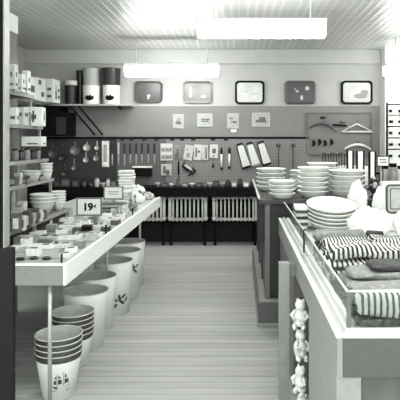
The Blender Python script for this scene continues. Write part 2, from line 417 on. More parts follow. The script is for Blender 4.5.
for px, pb, lab in ((221.5, 170, 'left one of two long tools with white shafts'), (229.3, 169, 'right one of two long tools with white shafts')):
    t = hung('long_tool', px, pb, lab, 'tool', 'long tools on the pegboard')
    h = wz(146) - wz(pb)
    MB().lathe([(0, 0), (.016, .004), (.018, .03), (.010, .045), (0, .045)], (0, -.018, 0), 12).build('tip', BLACK, t)
    MB().tube([(0, -.018, .045), (0, -.018, h * .66)], .014, 10).build('shaft', WHITE, t)
    MB().lathe([(0, 0), (.013, 0), (.018, .03), (.014, .08), (.006, .1), (0, .1)], (0, -.018, h * .66), 12).build('handle', BLACK, t); hook(t, h - .01)
# three box graters, tilted
for k, (px, pt, pb, lab) in enumerate([(245, 144, 168, 'white grater with black edging, leftmost of three tilted ones'), (254.5, 143, 166, 'white grater, middle of three tilted ones'), (265.5, 142, 165, 'white grater with a black top, rightmost of three tilted ones')]):
    t = hung('grater', px + 2, pb, lab, 'grater', 'tilted graters on the pegboard'); t.rotation_euler = (0, -.3, 0)
    h = (wz(pt) - wz(pb)) / math.cos(.3); w = .062
    MB().prism([(-w, .03), (w, .03), (w * .75, h - .03), (-w * .75, h - .03)], -.05, -.004).build('body', mat(.58, .4, .1, 60), t, bevel=.006)
    mb = MB(); mb.tube([(-w * .75, -.03, h - .03), (-w * .7, -.03, h), (w * .7, -.03, h), (w * .75, -.03, h - .03)], .011, 8); mb.build('handle', BLACK, t)
    mb = MB(); mb.prism([(-w - .014, .0), (-w + .002, .0), (-w * .75 + .002, h - .03), (-w * .75 - .014, h - .03)], -.045, -.006); mb.box(-w, w, -.052, -.004, 0, .03); mb.build('edging', BLACK if k != 1 else MGREY, t)
    hook(t, h - .005)
for px, lab in ((278.5, 'dark long-handled spoon, left one of two right of the graters'), (293, 'dark long-handled spoon, right one of two right of the graters')):
    t = hung('serving_spoon', px, 167, lab, 'spoon', 'long spoons on the grey pegboard')
    h = wz(143) - wz(167)
    MB().prism([(-.012, 0), (.012, 0), (.009, h - .06), (-.009, h - .06)], -.014, -.004).build('handle', mat(.08, .4, .1), t, bevel=.003)
    MB().lathe([(0, 0), (.02, -.003), (.036, -.02), (.033, -.018), (.02, .002), (0, .005)], (0, 0, 0), 16, 1, .8).build('bowl', mat(.10, .3, .3, 30, .5), t, loc=(0, -.012, h - .035), rot=(-PI / 2, 0, 0)); hook(t, h - .03, .03)
# black wall box with pale lid
t = hung('wall_box', 143, 176, 'black box with a pale top edge hanging below the knives', 'box', None)
BX(-.14, .14, -.10, 0, 0, .13).build('body', BLACK, t, bevel=.004); BX(-.15, .15, -.105, 0, .131, .155).build('lid', OFFW, t, bevel=.004)
# price rail labels above the pegboard goods
for k, px in enumerate((99, 113, 122, 131, 144, 156, 172, 182, 193, 213, 226)):
    o = BX(wx(px) - .035, wx(px) + .035, 8.462, 8.469, wz(140.6), wz(139)).build('shelf_tag', DARK)
    tag(o, 'tiny dark price label on the pegboard top, %s from the left' % ORD[k], 'label', 'price labels along the pegboard top')

# ---- hanger board
t = thing('hanger_board', (0, 8.5, 0), 'thin-framed board with coat hangers on the right of the back wall', 'board')
x0, x1, z0, z1 = wx(306.5), wx(372), wz(155), wz(112.5)
BX(x0, x1, -.02, 0, z0, z1).build('panel', mat(.20, .6, .05, 4), t)
mb = MB(); ringprism(mb, [(x0, z0), (x1, z0), (x1, z1), (x0, z1)], [(x0 + .018, z0 + .018), (x1 - .018, z0 + .018), (x1 - .018, z1 - .018), (x0 + .018, z1 - .018)], -.035, -.018); mb.build('frame', mat(.14, .5, .1), t)
def hang_hook(t, z):
    MB().tube([(.0, -.02, z), (0, -.02, z + .045), (.02, -.02, z + .065), (.035, -.02, z + .05)], .005, 6).build('hook', DGREY, t)
def arch(t, w, h, m, r=.016, a0=.0):
    mb = MB(); n = 14
    mb.tube([(-w + 2 * w * i / n, -.02, h * (1 - abs(2 * i / n - 1) ** 2)) for i in range(n + 1)], [r * (.75 + .6 * math.sin(PI * i / n)) for i in range(n + 1)], 8); mb.build('shoulder_bar', m, t)
def hanger(px, pb, lab, w, h, m, tri=False, rot=0):
    t = thing('coat_hanger', (wx(px), 8.468, wz(pb)), lab, 'hanger', 'coat hangers on the framed board', (0, rot, 0))
    if tri:
        MB().tube([(-w, -.02, .0), (0, -.02, h), (w, -.02, .0)], .012, 8).build('shoulder_bar', m, t)
        MB().tube([(-w - .02, -.02, -.012), (w + .02, -.02, -.012)], .013, 8).build('trouser_bar', m, t)
    else: arch(t, w, h, m)
    hang_hook(t, h - .005)
hanger(323, 130, 'dark wooden curved coat hanger, upper left on the framed board', .21, .10, mat(.10, .5, .2), False, .15)
hanger(357, 131, 'pale triangular coat hanger with a trouser bar', .22, .11, mat(.6, .5, .1), True)
hanger(357.5, 149.5, 'pale curved coat hanger at lower right of the framed board', .21, .075, mat(.62, .5, .1))
t = thing('clamp_hanger', (wx(340), 8.468, wz(126)), 'dark skirt hanger between the two upper coat hangers', 'hanger', 'coat hangers on the framed board')
MB().tube([(-.11, -.02, .02), (.11, -.02, .005)], .013, 8).build('bar', BLACK, t); hang_hook(t, .01)
MB().tube([(0, -.02, .06), (.06, -.02, .055), (.09, -.02, .06)], .007, 6).build('clip', DARK, t)
for k, px in enumerate((313.5, 319.5, 325, 331.5)):
    t = thing('clothes_hook', (wx(px), 8.478, wz(146.5 - (k % 2))), 'small black clothes hook, %s from the left in the row of four' % ORD[k], 'hook', 'black clothes hooks on the framed board')
    BX(-.012, .012, -.012, 0, 0, .1).build('plate', BLACK, t, bevel=.003)
    MB().tube([(0, -.01, .09), (.01, -.05, .085), (.02, -.06, .06), (.02, -.03, .035), (0, -.01, .03)], .011, 8).build('prong', BLACK, t)
t = thing('top_clamp', (wx(323), 8.478, wz(119)), 'small dark clip at the top of the framed board above the dark hanger', 'clip')
MB().ball((0, -.015, .02), .045, .014, .022).build('jaw', DARK, t); MB().tube([(.02, -.015, .02), (.08, -.015, .04)], .006, 6).build('lever', DARK, t)

# ---- black shelf along the back wall and radiators
t = thing('back_counter', (0, 8.46, 0), 'long black counter shelf below the pegboard, above the radiators', 'counter')
BX(-3.0, .42, 7.99 - 8.46, .038, .86, .89).build('top', BLACK, t, bevel=.004)
BX(-3.0, .42, 8.0 - 8.46, 8.02 - 8.46, .757, .86).build('fascia', BLACK, t)
for x in (-2.9, -1.76, .385): BX(x - .03, x + .03, 8.10 - 8.46, .0, 0, .86).build('support', BLACK, t)
def radiator(xa, n, pitch, label):
    t = thing('radiator', (xa, 8.22, 0), label, 'radiator', 'white cast iron radiators under the black shelf')
    L = (n - 1) * pitch; m = mat(.66, .4, .08); z0, z1 = .36, .755
    for k in range(n):
        x = k * pitch; mb = MB()
        for y in (-.045, .03): mb.tube([(x, y, z0 + .03), (x, y, z1 - .03)], .0125, 8)
        mb.ball((x, 0, z1 - .03), .0185, .085, .03, 10, 6); mb.ball((x, 0, z0 + .03), .0185, .085, .03, 10, 6)
        mb.build('section', m, t)
    for x in (-pitch * .75, L + pitch * .75):
        mb = MB(); mb.ball((x, 0, z1 - .04), .034, .07, .042); mb.ball((x, 0, z0 + .05), .034, .07, .042); mb.tube([(x, -.03, z0 + .05), (x, -.03, z1 - .04)], .024, 10); mb.build('end_cap', m, t)
    for z, r in ((z0 + .035, .022), (z1 - .035, .02)): MB().tube([(-pitch, 0, z), (L + pitch, 0, z)], r, 8).build('header_pipe', m, t)
    for x in (-pitch * .5, L + pitch * .5): MB().lathe([(0, 0), (.03, 0), (.02, .02), (.02, z0 + .03), (0, z0 + .03)], (x, 0, 0), 10).build('foot', BLACK, t)
radiator(X(137, 8.2), 7, .061, 'white cast iron radiator partly hidden behind the left counter')
radiator(X(173, 8.2), 8, .064, 'white cast iron radiator in the middle of the three')
radiator(X(217, 8.2), 10, .061, 'white cast iron radiator on the right, longest of the three in view')

# clutter on the black shelf
def jar(name, x, y, z, r, h, m, label, group, lid=None, cat='jar'):
    t = thing(name, (x, y, z), label, cat, group)
    MB().lathe([(0, 0), (r * .9, 0), (r, h * .08), (r, h * .7), (r * .7, h * .82), (r * .7, h * .86), (0, h * .86)], (0, 0, 0), 14).build('body', m, t)
    MB().lathe([(0, h * .861), (r * .78, h * .861), (r * .78, h), (0, h)], (0, 0, 0), 14).build('lid', lid or DARK, t); return t
def smallbox(name, x, y, z, w, d, h, m, label, cat, group=None, rz=0, band=None):
    if band is None:
        o = BX(-w / 2, w / 2, -d / 2, d / 2, 0, h).build(name, m, None, (x, y, z), (0, 0, rz), .003); return tag(o, label, cat, group)
    t = thing(name, (x, y, z), label, cat, group, (0, 0, rz))
    bo = BX(-w / 2, w / 2, -d / 2, d / 2, 0, h).build('body', m, t, bevel=.003)
    BX(-w * .36, w * .36, -d / 2 - .003, -d / 2 + .002, h * .22, h * .75).build('front_label', band, bo); return t
kb = {'jar': 0, 'box': 0, 'bowl': 0}
SH = .891
for px, kind, w, h, v in [(58, 'box', 6, 6, .03), (66, 'box', 9, 8, .07), (76, 'box', 7, 7, .05), (84, 'jar', 5, 6, .08), (91, 'bowl', 5, 3, .2), (97, 'jar', 5, 9, .5), (103, 'bowl', 6, 4, .55), (108, 'jar', 4, 8, .55), (114, 'box', 5, 6, .1),
                          (158, 'bowl', 7, 4, .45), (165, 'box', 8, 4, .06), (171, 'bowl', 6, 3, .6), (178, 'jar', 4, 7, .12), (185, 'box', 6, 4, .15), (192, 'bowl', 7, 3.5, .55), (199, 'box', 5, 4, .06), (205, 'jar', 4, 5, .2),
                          (210, 'bowl', 6, 4, .6), (216, 'box', 6, 6, .03), (222, 'bowl', 6, 4, .4), (228, 'jar', 5, 7, .03), (234, 'box', 5, 5, .3), (240, 'jar', 5, 8, .03), (246, 'box', 5, 4, .55), (253, 'jar', 6, 6, .03)]:
    y = 8.2; s = y / F; k = kb[kind]; kb[kind] += 1; x = X(px, y); g = 'small wares along the black back shelf'
    tone = 'black' if v < .09 else 'dark grey' if v < .25 else 'pale'
    m = mat(v, .5, .2)
    lab = '%s %s, %s %s from the left on the black back shelf' % (tone, {'jar': 'lidded jar', 'box': 'little box', 'bowl': 'small bowl'}[kind], ORD[k % 12] if k < 12 else 'last', kind)
    if kind == 'jar': jar('jar', x, y, SH, w * s / 2, h * s, m, lab, g, mat(v * .6 + .01, .5, .1))
    elif kind == 'box': smallbox('box', x, y, SH, w * s, .08, h * s, m, lab, 'box', g, 0, mat(min(.8, v * 2 + .04), .6, .1))
    else:
        R = w * s / 2; hh = h * s
        o = MB().lathe([(0, 0), (R * .5, 0), (R * .9, hh * .8), (R, hh), (R * .95, hh), (R * .8, hh * .75), (R * .45, .006), (0, .006)], (0, 0, 0), 16).build('bowl', m, None, (x, y, SH)); tag(o, lab, 'bowl', g)

# ---- upper shelves, back left corner
ZS = 2.14
t = thing('wall_shelf', (0, 8.5, 0), 'grey wall shelf with canisters in the back left corner', 'shelf')
BX(-2.86, X(129.5, 8.1), -.4, 0, ZS - .025, ZS).build('board', mat(.4, .5, .1), t, bevel=.003)
for px in (74, 82, 119):
    x = X(px, 8.3); mb = MB()
    if px != 119: mb.tube([(x, -.38, ZS - .03), (x + .27, -.012, 1.68)], .013, 6)
    else: mb.tube([(x, -.2, ZS - .035), (x, -.012, ZS - .06)], .012, 6)
    mb.build('bracket', BLACK, t)
t = thing('corner_shelf', (-3.35, 7.0, 0), 'shelf with cartons running along the left side wall to the corner', 'shelf')
BX(0, .48, -1.1, 1.5, ZS - .025, ZS).build('board', mat(.4, .5, .1), t, bevel=.003)
for y in (-.6, .9): MB().tube([(.01, y, 1.72), (.4, y, ZS - .03)], .012, 6).build('bracket', BLACK, t)

def canister(px, w, zb, h, v, lidv, label, decal=False, y=8.3, lt=.014):
    r = w * y / F / 2
    t = thing('canister', (X(px, y), y, zb), label, 'canister', 'canisters stacked on the back wall shelf')
    mb = MB().lathe([(0, 0), (r * .93, 0), (r * .95, .01), (r, h * (.94 - lt)), (r * 1.02, h * (.965 - lt)), (r * 1.02, h * (1.001 - lt)), (0, h * (1.001 - lt))], (0, 0, 0), 24)
    if decal:
        mb.mi = 1
        for k in range(10):
            q = [(-1 + .2 * k, 1), (-1 + .2 * (k + 1), 1)]
            f = lambda u: math.sqrt(max(0, 1 - u * u))
            u0, u1 = -1 + .2 * k, -1 + .2 * (k + 1)
            p = [(u0, -f(u0)), (u1, -f(u1)), (u1, f(u1) * (.7 + .3 * math.sin(9 * u1))), (u0, f(u0) * (.7 + .3 * math.sin(9 * u0)))]
            mb.face([mb.v((r * 1.012 * math.cos(-PI / 2 + .55 * u), r * 1.012 * math.sin(-PI / 2 + .55 * u), h * (.36 + .16 * zz))) for u, zz in p])
    mb.build('body', [mat(v, .35, .08), BLACK], t)
    MB().lathe([(0, h * (1.002 - lt)), (r * 1.06, h * (1.002 - lt)), (r * 1.06, h), (0, h)], (0, 0, 0), 24).build('lid', mat(lidv, .4, .1), t)
pxm = 8.3 / F
zc1 = ZS + .001; hl = 19 * pxm; hu = 17 * pxm
canister(71, 12, zc1, 24 * pxm, .03, .6, 'tall dark canister with a pale lid, leftmost on the back shelf', lt=.2)
canister(91.5, 17, zc1, hl, .68, .5, 'white canister with a dark print, lower one of the left pair', True)
canister(91.5, 16.5, zc1 + hl + .001, hu, .42, .3, 'grey canister stacked on the left printed canister')
canister(111.5, 17, zc1, hl, .68, .5, 'white canister with a dark print, lower one of the right pair', True)
canister(111, 19, zc1 + hl + .001, hu, .035, .08, 'dark canister stacked on the right printed canister')
canister(80.3, 7.6, zc1, 35 * pxm, .02, .03, 'narrow tall black canister behind the tall dark one with a pale lid', False, 8.42)

def carton(x, y, z, w, d, h, label, name='carton', v=.72, prints=(), group=None, rz=0, pm=None, cat='carton'):
    t = thing(name, (x, y, z), label, cat, group, (0, 0, rz))
    bo = BX(-w / 2, w / 2, -d / 2, d / 2, 0, h).build('body', mat(v, .6, .06), t, bevel=.004)
    if prints:
        for (u0, u1, v0, v1) in prints:
            mm_ = pm or mat(.15, .7, .3, 40)
            BX(-w / 2 + w * u0, -w / 2 + w * u1, -d / 2 - .002, -d / 2 + .001, h * v0, h * v1).build('print', mm_, bo)
            BX(w / 2 - .001, w / 2 + .002, -d / 2 + d * u0, -d / 2 + d * u1, h * v0, h * v1).build('print', mm_, bo)
    return t
bot = [(.3, .5, .15, .5), (.36, .44, .5, .75), (.65, .9, .2, .32), (.65, .9, .5, .62)]
carton(X(48.5, 7.9), 7.9, ZS + .001, .24, .30, .34, 'white carton with a bottle print, nearest the corner on the side shelf', prints=bot, group='cartons on the side shelf')
carton(X(33.5, 7.55), 7.52, ZS + .001, .24, .34, .32, 'white carton with a dark flap, second from the corner on the side shelf', prints=[(.2, .5, .7, .9), (.5, .8, .2, .4)], group='cartons on the side shelf')
carton(X(26, 7.1), 7.05, ZS + .001, .22, .30, .28, 'white carton nearest the partition on the side shelf', prints=[(.2, .7, .3, .6)], group='cartons on the side shelf')
# dark cabinet beneath the shelf
t = thing('dark_cabinet', (X(60, 8.25), 8.27, 1.66), 'black wall cabinet in the dark corner below the canisters', 'cabinet')
BX(-.27, .17, -.20, .226, 0, .36).build('body', BLACK, t, bevel=.004); BX(-.27, .05, -.20, .226, .361, .45).build('upper_box', BLACK, t, bevel=.004); BX(-.25, .0, -.213, -.202, .02, .28).build('door', BLACK, t, bevel=.003); BX(.005, .15, -.213, -.202, .02, .28).build('door', mat(.02, .5, .2), t, bevel=.003)

# ================================================================== LEFT COUNTER
XE, YN, YF, TZ = -1.008, 3.13, 6.84, .87
t = thing('display_counter', (XE, YN, 0), 'long white-edged display counter on slim posts along the left wall', 'counter')
LX = -2.05 - XE
BX(LX, -.02, .02, YF - YN, TZ - .03, TZ).build('top', mat(.5, .5, .1), t)
BX(-.02, 0, 0, YF - YN, TZ - .115, TZ + .012).build('front_fascia', mat(.86, .35, .02), t, bevel=.004)
BX(LX, -.02, 0, .02, TZ - .115, TZ - .001).build('end_fascia', mat(.30, .5, .06), t, bevel=.003)['label'] = 'end board with shade painted into its grey'  # grey colour stands in for shade on the face towards the camera
BX(LX, -.0, -.004, .018, TZ, TZ + .014).build('end_lip', mat(.8, .3, .03), t, bevel=.003)
BX(LX, -.03, .02, .026, TZ + .002, TZ + .045).build('glass_lip', GLASS, t)
for (px_, y, x) in ((50, 3.175, -1.118), (108, 4.83, -1.19), (140, 6.42, -1.19)):
    MB().tube([(x - XE, y - YN, 0), (x - XE, y - YN, TZ - .03)], .0125, 10).build('post', mat(.5, .35, .05, 25, .4), t)
for y in (3.35, 6.6): MB().tube([(-1.9 - XE, y - YN, 0), (-1.9 - XE, y - YN, TZ - .03)], .0125, 10).build('post', DGREY, t)
for y in (1.05, 2.09):
    BX(-.53, -.03, y, y + .005, TZ + .001, TZ + .06).build('glass_divider', GLASS, t)
    BX(-.036, -.024, y - .004, y + .009, TZ + .001, TZ + .075).build('divider_clip', DARK, t)
BX(-.035, -.025, .008, .016, TZ + .015, TZ + .07).build('divider_clip', DARK, t)

# flat packets etc. on the left counter
CT = TZ + .001
def packet(px, py, w, d, h, v, label, rz=0, name='packet', prints=None, pv=.15, z=CT, cat='packet', group='packets on the left counter'):
    dd = (H - z) * F / (py - CY); x = X(px, dd)
    t = thing(name, (x, dd, z), label, cat, group, (0, 0, rz))
    wr = BX(-w / 2, w / 2, -d / 2, d / 2, 0, h).build('wrapper', mat(v, .5, .12, 30), t, bevel=.004)
    if prints:
        for (u0, u1, v0, v1) in prints: BX(-w / 2 + w * u0, -w / 2 + w * u1, -d / 2 + d * v0, -d / 2 + d * v1, h - .001, h + .003).build('print', mat(pv, .6, .2), wr)
    return t
def scissors(px, py, rz, label, v=.75):
    dd = (H - CT) * F / (py - CY)
    t = thing('scissors', (X(px, dd), dd, CT), label, 'scissors', 'scissors laid out at the counter end', (0, 0, rz)); t.scale = (.62, .8, 1)
    for s in (-1, 1):
        mb = MB(); mb.flat([(0, 0), (.012, .004 * s), (.15, .012 * s), (.02, -.012 * s)], .002 + .004 * (s > 0), .006 + .004 * (s > 0)); mb.build('blade', STEEL if v > .5 else LGREY, t)
        n = 12; MB().tube([(-.06 + .035 * math.cos(2 * PI * k / n), -.022 * s + .018 * math.sin(2 * PI * k / n), .008) for k in range(n)], .005, 6, True).build('handle', BLACK, t)
    mb = MB().tube([(-.028, .006, .008), (.02, 0, .008)], .006, 6); mb.build('pivot', STEEL, t)
scissors(27, 259.5, .5, 'scissors lying nearest the dark post at the counter end')
scissors(40, 258.5, .55, 'scissors lying in the middle of the counter end')
scissors(53, 259, .4, 'scissors lying nearest the front corner of the left counter')
packet(40, 248, .2, .09, .025, .74, 'long white packet lying behind the scissors', .1, prints=[(.6, .8, .2, .7)])
packet(62, 247, .12, .10, .03, .6, 'grey-white packet at the front edge behind the scissors', .3, prints=[(.1, .3, .1, .9), (.5, .9, .2, .5)], pv=.1)
packet(26, 251, .10, .10, .02, .4, 'grey packet beside the dark post at the left edge', .2)
packet(26, 243, .16, .10, .05, .3, 'darker grey packet behind the one beside the post', .1, prints=[(.2, .8, .2, .8)], pv=.5)
packet(50, 239.5, .15, .10, .03, .5, 'pale packet with dark print in the third row of the counter', -.1, prints=[(.1, .4, .2, .8), (.6, .9, .3, .7)], pv=.08)
packet(69, 239, .18, .12, .028, .68, 'white packet at the front edge in the third row', .15, prints=[(.1, .9, .7, .85)], pv=.2)
packet(36, 236, .14, .10, .035, .62, 'white packet under the riser shelf front', .2)
smallbox('black_box', X(57.5, 4.38), 4.38, CT, .085, .10, .055, BLACK, 'small black box left in the middle of the left counter', 'box', 'small black boxes on the left counter', .05)
smallbox('black_box', X(88, 4.30), 4.27, CT, .075, .08, .055, BLACK, 'small black box below the price card on the left counter', 'box', 'small black boxes on the left counter', .05)
packet(70, 230, .16, .10, .05, .70, 'white packet between the two small black boxes', .05, prints=[(.1, .9, .1, .3)], pv=.3)
packet(98, 227.5, .13, .15, .03, .66, 'white packet at the front edge right of the black box', .2, prints=[(.2, .5, .2, .9), (.6, .8, .2, .9)], pv=.12)
packet(84, 236, .13, .1, .03, .45, 'grey packet in front of the right black box', .1, prints=[(.2, .8, .2, .4), (.2, .8, .6, .8)], pv=.1)
packet(64, 222.5, .15, .12, .04, .74, 'white packet left below the price card', 0, prints=[(.1, .4, .1, .9)], pv=.4)
packet(83, 222.5, .12, .10, .03, .5, 'grey flat packet right behind the black box under the price card', .1)
packet(101, 219, .19, .16, .045, .76, 'large white packet right of the price card', .15, prints=[(.1, .3, .3, .6)], pv=.4)
packet(117, 214, .12, .12, .05, .62, 'white packet at the counter edge beside the dark stack', .2, prints=[(.3, .8, .2, .5)], pv=.08)
for (px, py, w, d, h, v, lab, pr) in [
    (80, 217.5, .10, .09, .04, .72, 'small white packet directly in front of the price card foot', [(.2, .8, .3, .6)]),
    (93, 223, .07, .08, .05, .2, 'small dark grey packet right below the price card corner', None),
    (110, 222, .09, .10, .035, .7, 'white packet at the front edge below the flat box stack', [(.3, .7, .2, .8)]),
    (47, 227, .08, .09, .06, .66, 'white packet left of the left small black box', [(.2, .8, .3, .7)]),
    (77, 234, .06, .07, .05, .12, 'small dark packet in the middle of the counter between pale ones', None),
    (62, 235, .08, .08, .045, .72, 'small white packet in front of the left small black box', [(.1, .5, .2, .8)]),
    (45, 244, .09, .06, .03, .14, 'dark packet between the long white packet and the pale printed one', None),
    (66, 252, .07, .07, .02, .3, 'grey flat packet near the front corner of the left counter', [(.2, .8, .4, .6)]),
    (92, 211, .09, .1, .05, .68, 'white packet behind the right edge of the price card', None),
    (70, 213.5, .08, .1, .06, .5, 'grey packet behind the left edge of the price card', None)]:
    packet(px, py, w, d, h, v, lab, .1, prints=pr)
def row(xs, ds, where, rg):
    for k, d_ in enumerate(ds):
        v = [.7, .06, .5, .75, .14, .66, .3][(k * 3) % 7]; hgt = rg.uniform(.03, .06); w_, l_ = rg.uniform(.06, .085), rg.uniform(.06, .09)
        t = thing('packet', (xs + rg.uniform(-.012, .012), d_, CT), '%s small packet, %s from near end in row %s' % ('dark' if v < .2 else 'grey' if v < .4 else 'pale', ORD[k], where), 'packet', 'small packets in rows on the left counter', (0, 0, rg.uniform(-.15, .15)))
        wr = BX(-w_ / 2, w_ / 2, -l_ / 2, l_ / 2, 0, hgt).build('wrapper', mat(v, .5, .12, 30), t, bevel=.004)
        BX(-w_ * .3, w_ * .3, -l_ * .3, l_ * .1, hgt - .001, hgt + .002).build('print', mat(.7 if v < .4 else .1, .6, .2), wr)
row(-1.085, [3.36, 3.50, 3.66, 3.90, 4.06, 4.33, 4.66, 4.80, 4.94], 'along the left counter edge', random.Random(31))
row(-1.485, [3.60, 3.74, 4.30, 4.50, 4.62], 'against the left counter riser', random.Random(32))
row(-1.30, [3.42, 4.52, 4.62, 4.92, 5.04], 'down the left counter middle', random.Random(33))
# stack of dark booklets with a price card
bd = 5.45
for k in range(5):
    o = BX(-.115, .115, -.08, .08, 0, .019).build('booklet', mat([.10, .35, .08, .5, .2][k], .6, .1), None, (X(113.5, bd) + .004 * (k % 2), bd, CT + .02 * k), (0, 0, .03 * (k % 3 - 1)), .002)
    tag(o, 'flat box in the stack under the blank price card, %s from the bottom' % ORD[k], 'box', 'flat boxes stacked on the left counter')
def price_card(px0, px1, py0, py1, d, zb, label, txt):
    w = (X(px1, d) - X(px0, d)) / 2; x = X((px0 + px1) / 2, d); z0 = Z(py1, d); h = Z(py0, d) - z0
    t = thing('price_card', (x, d, zb), label, 'price card', 'price cards standing on the left counter', (0, 0, .0)); g = z0 - zb
    cdd = BX(-w, w, -.004, .004, g, g + h).build('card', mat(.8, .6, .02), t)
    mb = MB(); ringprism(mb, [(-w - .008, g - .008), (w + .008, g - .008), (w + .008, g + h + .008), (-w - .008, g + h + .008)], [(-w + .004, g + .004), (w - .004, g + .004), (w - .004, g + h - .004), (-w + .004, g + h - .004)], -.008, .006); mb.build('frame', mat(.22, .4, .1), t)
    mb = MB().tube([(0, .008, .006), (0, .008, g + .02)], .005, 6); mb.box(-.05, .05, -.02, .04, 0, .006); mb.build('stand', STEEL, t)
    if txt:
        text_mesh('digits', '19', h * .62, BLACK, cdd, (-w * .1, -.006, g + h * .28), (PI / 2, 0, 0))
        text_mesh('cent_sign', '¢', h * .34, BLACK, cdd, (w * .48, -.006, g + h * .42), (PI / 2, 0, 0))
    else:
        mb = MB(); mb.box(-w * .6, w * .6, -.006, -.003, g + h * .55, g + h * .62); mb.box(-w * .5, w * .55, -.006, -.003, g + h * .36, g + h * .42); mb.build('print', MGREY, cdd)
price_card(77.5, 101, 198.5, 214.8, 4.72, CT, 'white price card reading 19 cents standing on the left counter', True)
price_card(104.5, 122.5, 187, 198.6, 5.42, CT + .102, 'white price card with two faint lines on the stack of flat boxes', False)
# white linen piles at far end
def linen(px, py, w, d, n, lab, vv=.78, zz=CT, hh=.035, rz=0, name='folded_towel'):
    dd = (H - zz) * F / (py - CY); x = X(px, dd)
    for k in range(n):
        mb = MB().soft(-w / 2, w / 2, 0, 0, d / 2, hh, 14, 14, .002, 0, .03, .45, 0, k + int(px))
        o = mb.build(name, mat(vv * (1 - .10 * (k % 2)), .9, .06), None, (x + .006 * math.sin(k * 2), dd, zz + k * (hh + .001)), (0, 0, rz + .05 * math.sin(k * 3)))
        tag(o, '%s, %s from the bottom' % (lab, ORD[k]), 'towel', lab + ' stack')

linen(124, 202.5, .17, .18, 4, 'folded white cloth in the low pile behind the flat boxes', .7)
linen(127, 199.2, .18, .18, 10, 'folded white cloth in the rear pile at the far end', .74)
def bag(px, py, zz, rx, ry, rz_, v, lab, seed, cat='bag', mm=None, name='plastic_bag', grp=None, lump=.22):
    dd = (H - zz) * F / (py - CY); rg = random.Random(seed)
    bm = bmesh.new(); bmesh.ops.create_icosphere(bm, subdivisions=4, radius=1)
    ph = [Vector((rg.uniform(-1, 1), rg.uniform(-1, 1), rg.uniform(-1, 1))) * 5 for _ in range(7)]
    for vv in bm.verts:
        n = vv.co.copy(); f = 1
        for i, p in enumerate(ph): f += lump / (1 + i * .4) * abs(math.sin(n.dot(p) * (1 + .35 * i) + i)) * .5 - .04
        vv.co = Vector((n.x * rx * f, n.y * ry * f, max(0, (n.z + .75) * rz_ * f)))
    for f in bm.faces: f.smooth = True
    mb = MB(); mb.bm.free(); mb.bm = bm
    return tag(mb.build(name, mm or mat(v, .35, .12, 12), None, (X(px, dd), dd, zz)), lab, cat, grp)
MOT, nt_, b_ = newmat('mottled_print')
n_ = nt_.nodes.new('ShaderNodeTexNoise'); n_.inputs['Scale'].default_value = 13; n_.inputs['Detail'].default_value = 3
r_ = nt_.nodes.new('ShaderNodeValToRGB'); r_.color_ramp.elements[0].position = .40; r_.color_ramp.elements[1].position = .46
r_.color_ramp.elements[0].color = tint(.05); r_.color_ramp.elements[1].color = tint(.8)
tc_ = nt_.nodes.new('ShaderNodeTexCoord'); nt_.links.new(tc_.outputs['Object'], n_.inputs['Vector']); nt_.links.new(n_.outputs['Fac'], r_.inputs['Fac']); nt_.links.new(r_.outputs['Color'], b_.inputs['Base Color'])
bag(138.5, 203, CT, .10, .10, .135, .8, 'large white lumpy bundle with dark blotched print near the far counter end', 21, 'bundle', MOT, 'bundle', None, .12)
bag(123.5, 217, CT, .06, .06, .06, .55, 'pale crumpled bundle at the counter edge before the tall white pile', 3, 'bundle', mat(.5, .7, .5, 45), 'bundle')
bag(133, 211, CT, .05, .05, .05, .4, 'dark speckled bundle in front of the tall white pile', 4, 'bundle', mat(.28, .7, .8, 40), 'bundle')
bag(148, 199.5, CT, .07, .08, .055, .4, 'pale bundle at the very end of the left counter', 5, 'bundle', mat(.5, .7, .5, 30), 'bundle')

# ------------------------------------------------------------------ wall shelving on the left counter
t = thing('tiered_shelves', (-2.055, 3.3, CT), 'tiered open shelving standing on the left counter against the partition', 'shelving')
def tier(x1, z, y1=4.92, m=None):
    BX(.0, x1 + 2.055, 0, y1 - 3.3, z - .02 - CT, z - CT).build('shelf', m or mat(.22, .5, .1), t, bevel=.002); BX(x1 + 2.055, x1 + 2.062, 0, y1 - 3.3, z - .024 - CT, z + .004 - CT).build('shelf_edge', mat(.34, .5, .1), t)
BX(.46, .475, 0, 1.6, 0, .085).build('gap_shade_board', DARK, t)  # dark board painting in the shade of the open gap under the lowest shelf
tier(-1.55, .98); tier(-1.70, 1.25); tier(-1.75, 1.43); tier(-1.80, 1.72); tier(-1.88, 2.0)
for (x, z1) in ((-1.56, .96), (-1.72, 1.23), (-1.765, 1.41), (-1.82, 1.70), (-1.9, 1.98)):
    z0 = {.96: 0, 1.23: .98 - CT, 1.41: 1.25 - CT, 1.70: 1.43 - CT, 1.98: 1.72 - CT}[z1]
    for y in (4.9, 4.1): BX(x + 2.055 - .01, x + 2.055 + .01, y - 3.3 - .01, y - 3.3 + .01, z0, z1 - CT).build('upright', mat(.35, .5, .1), t)
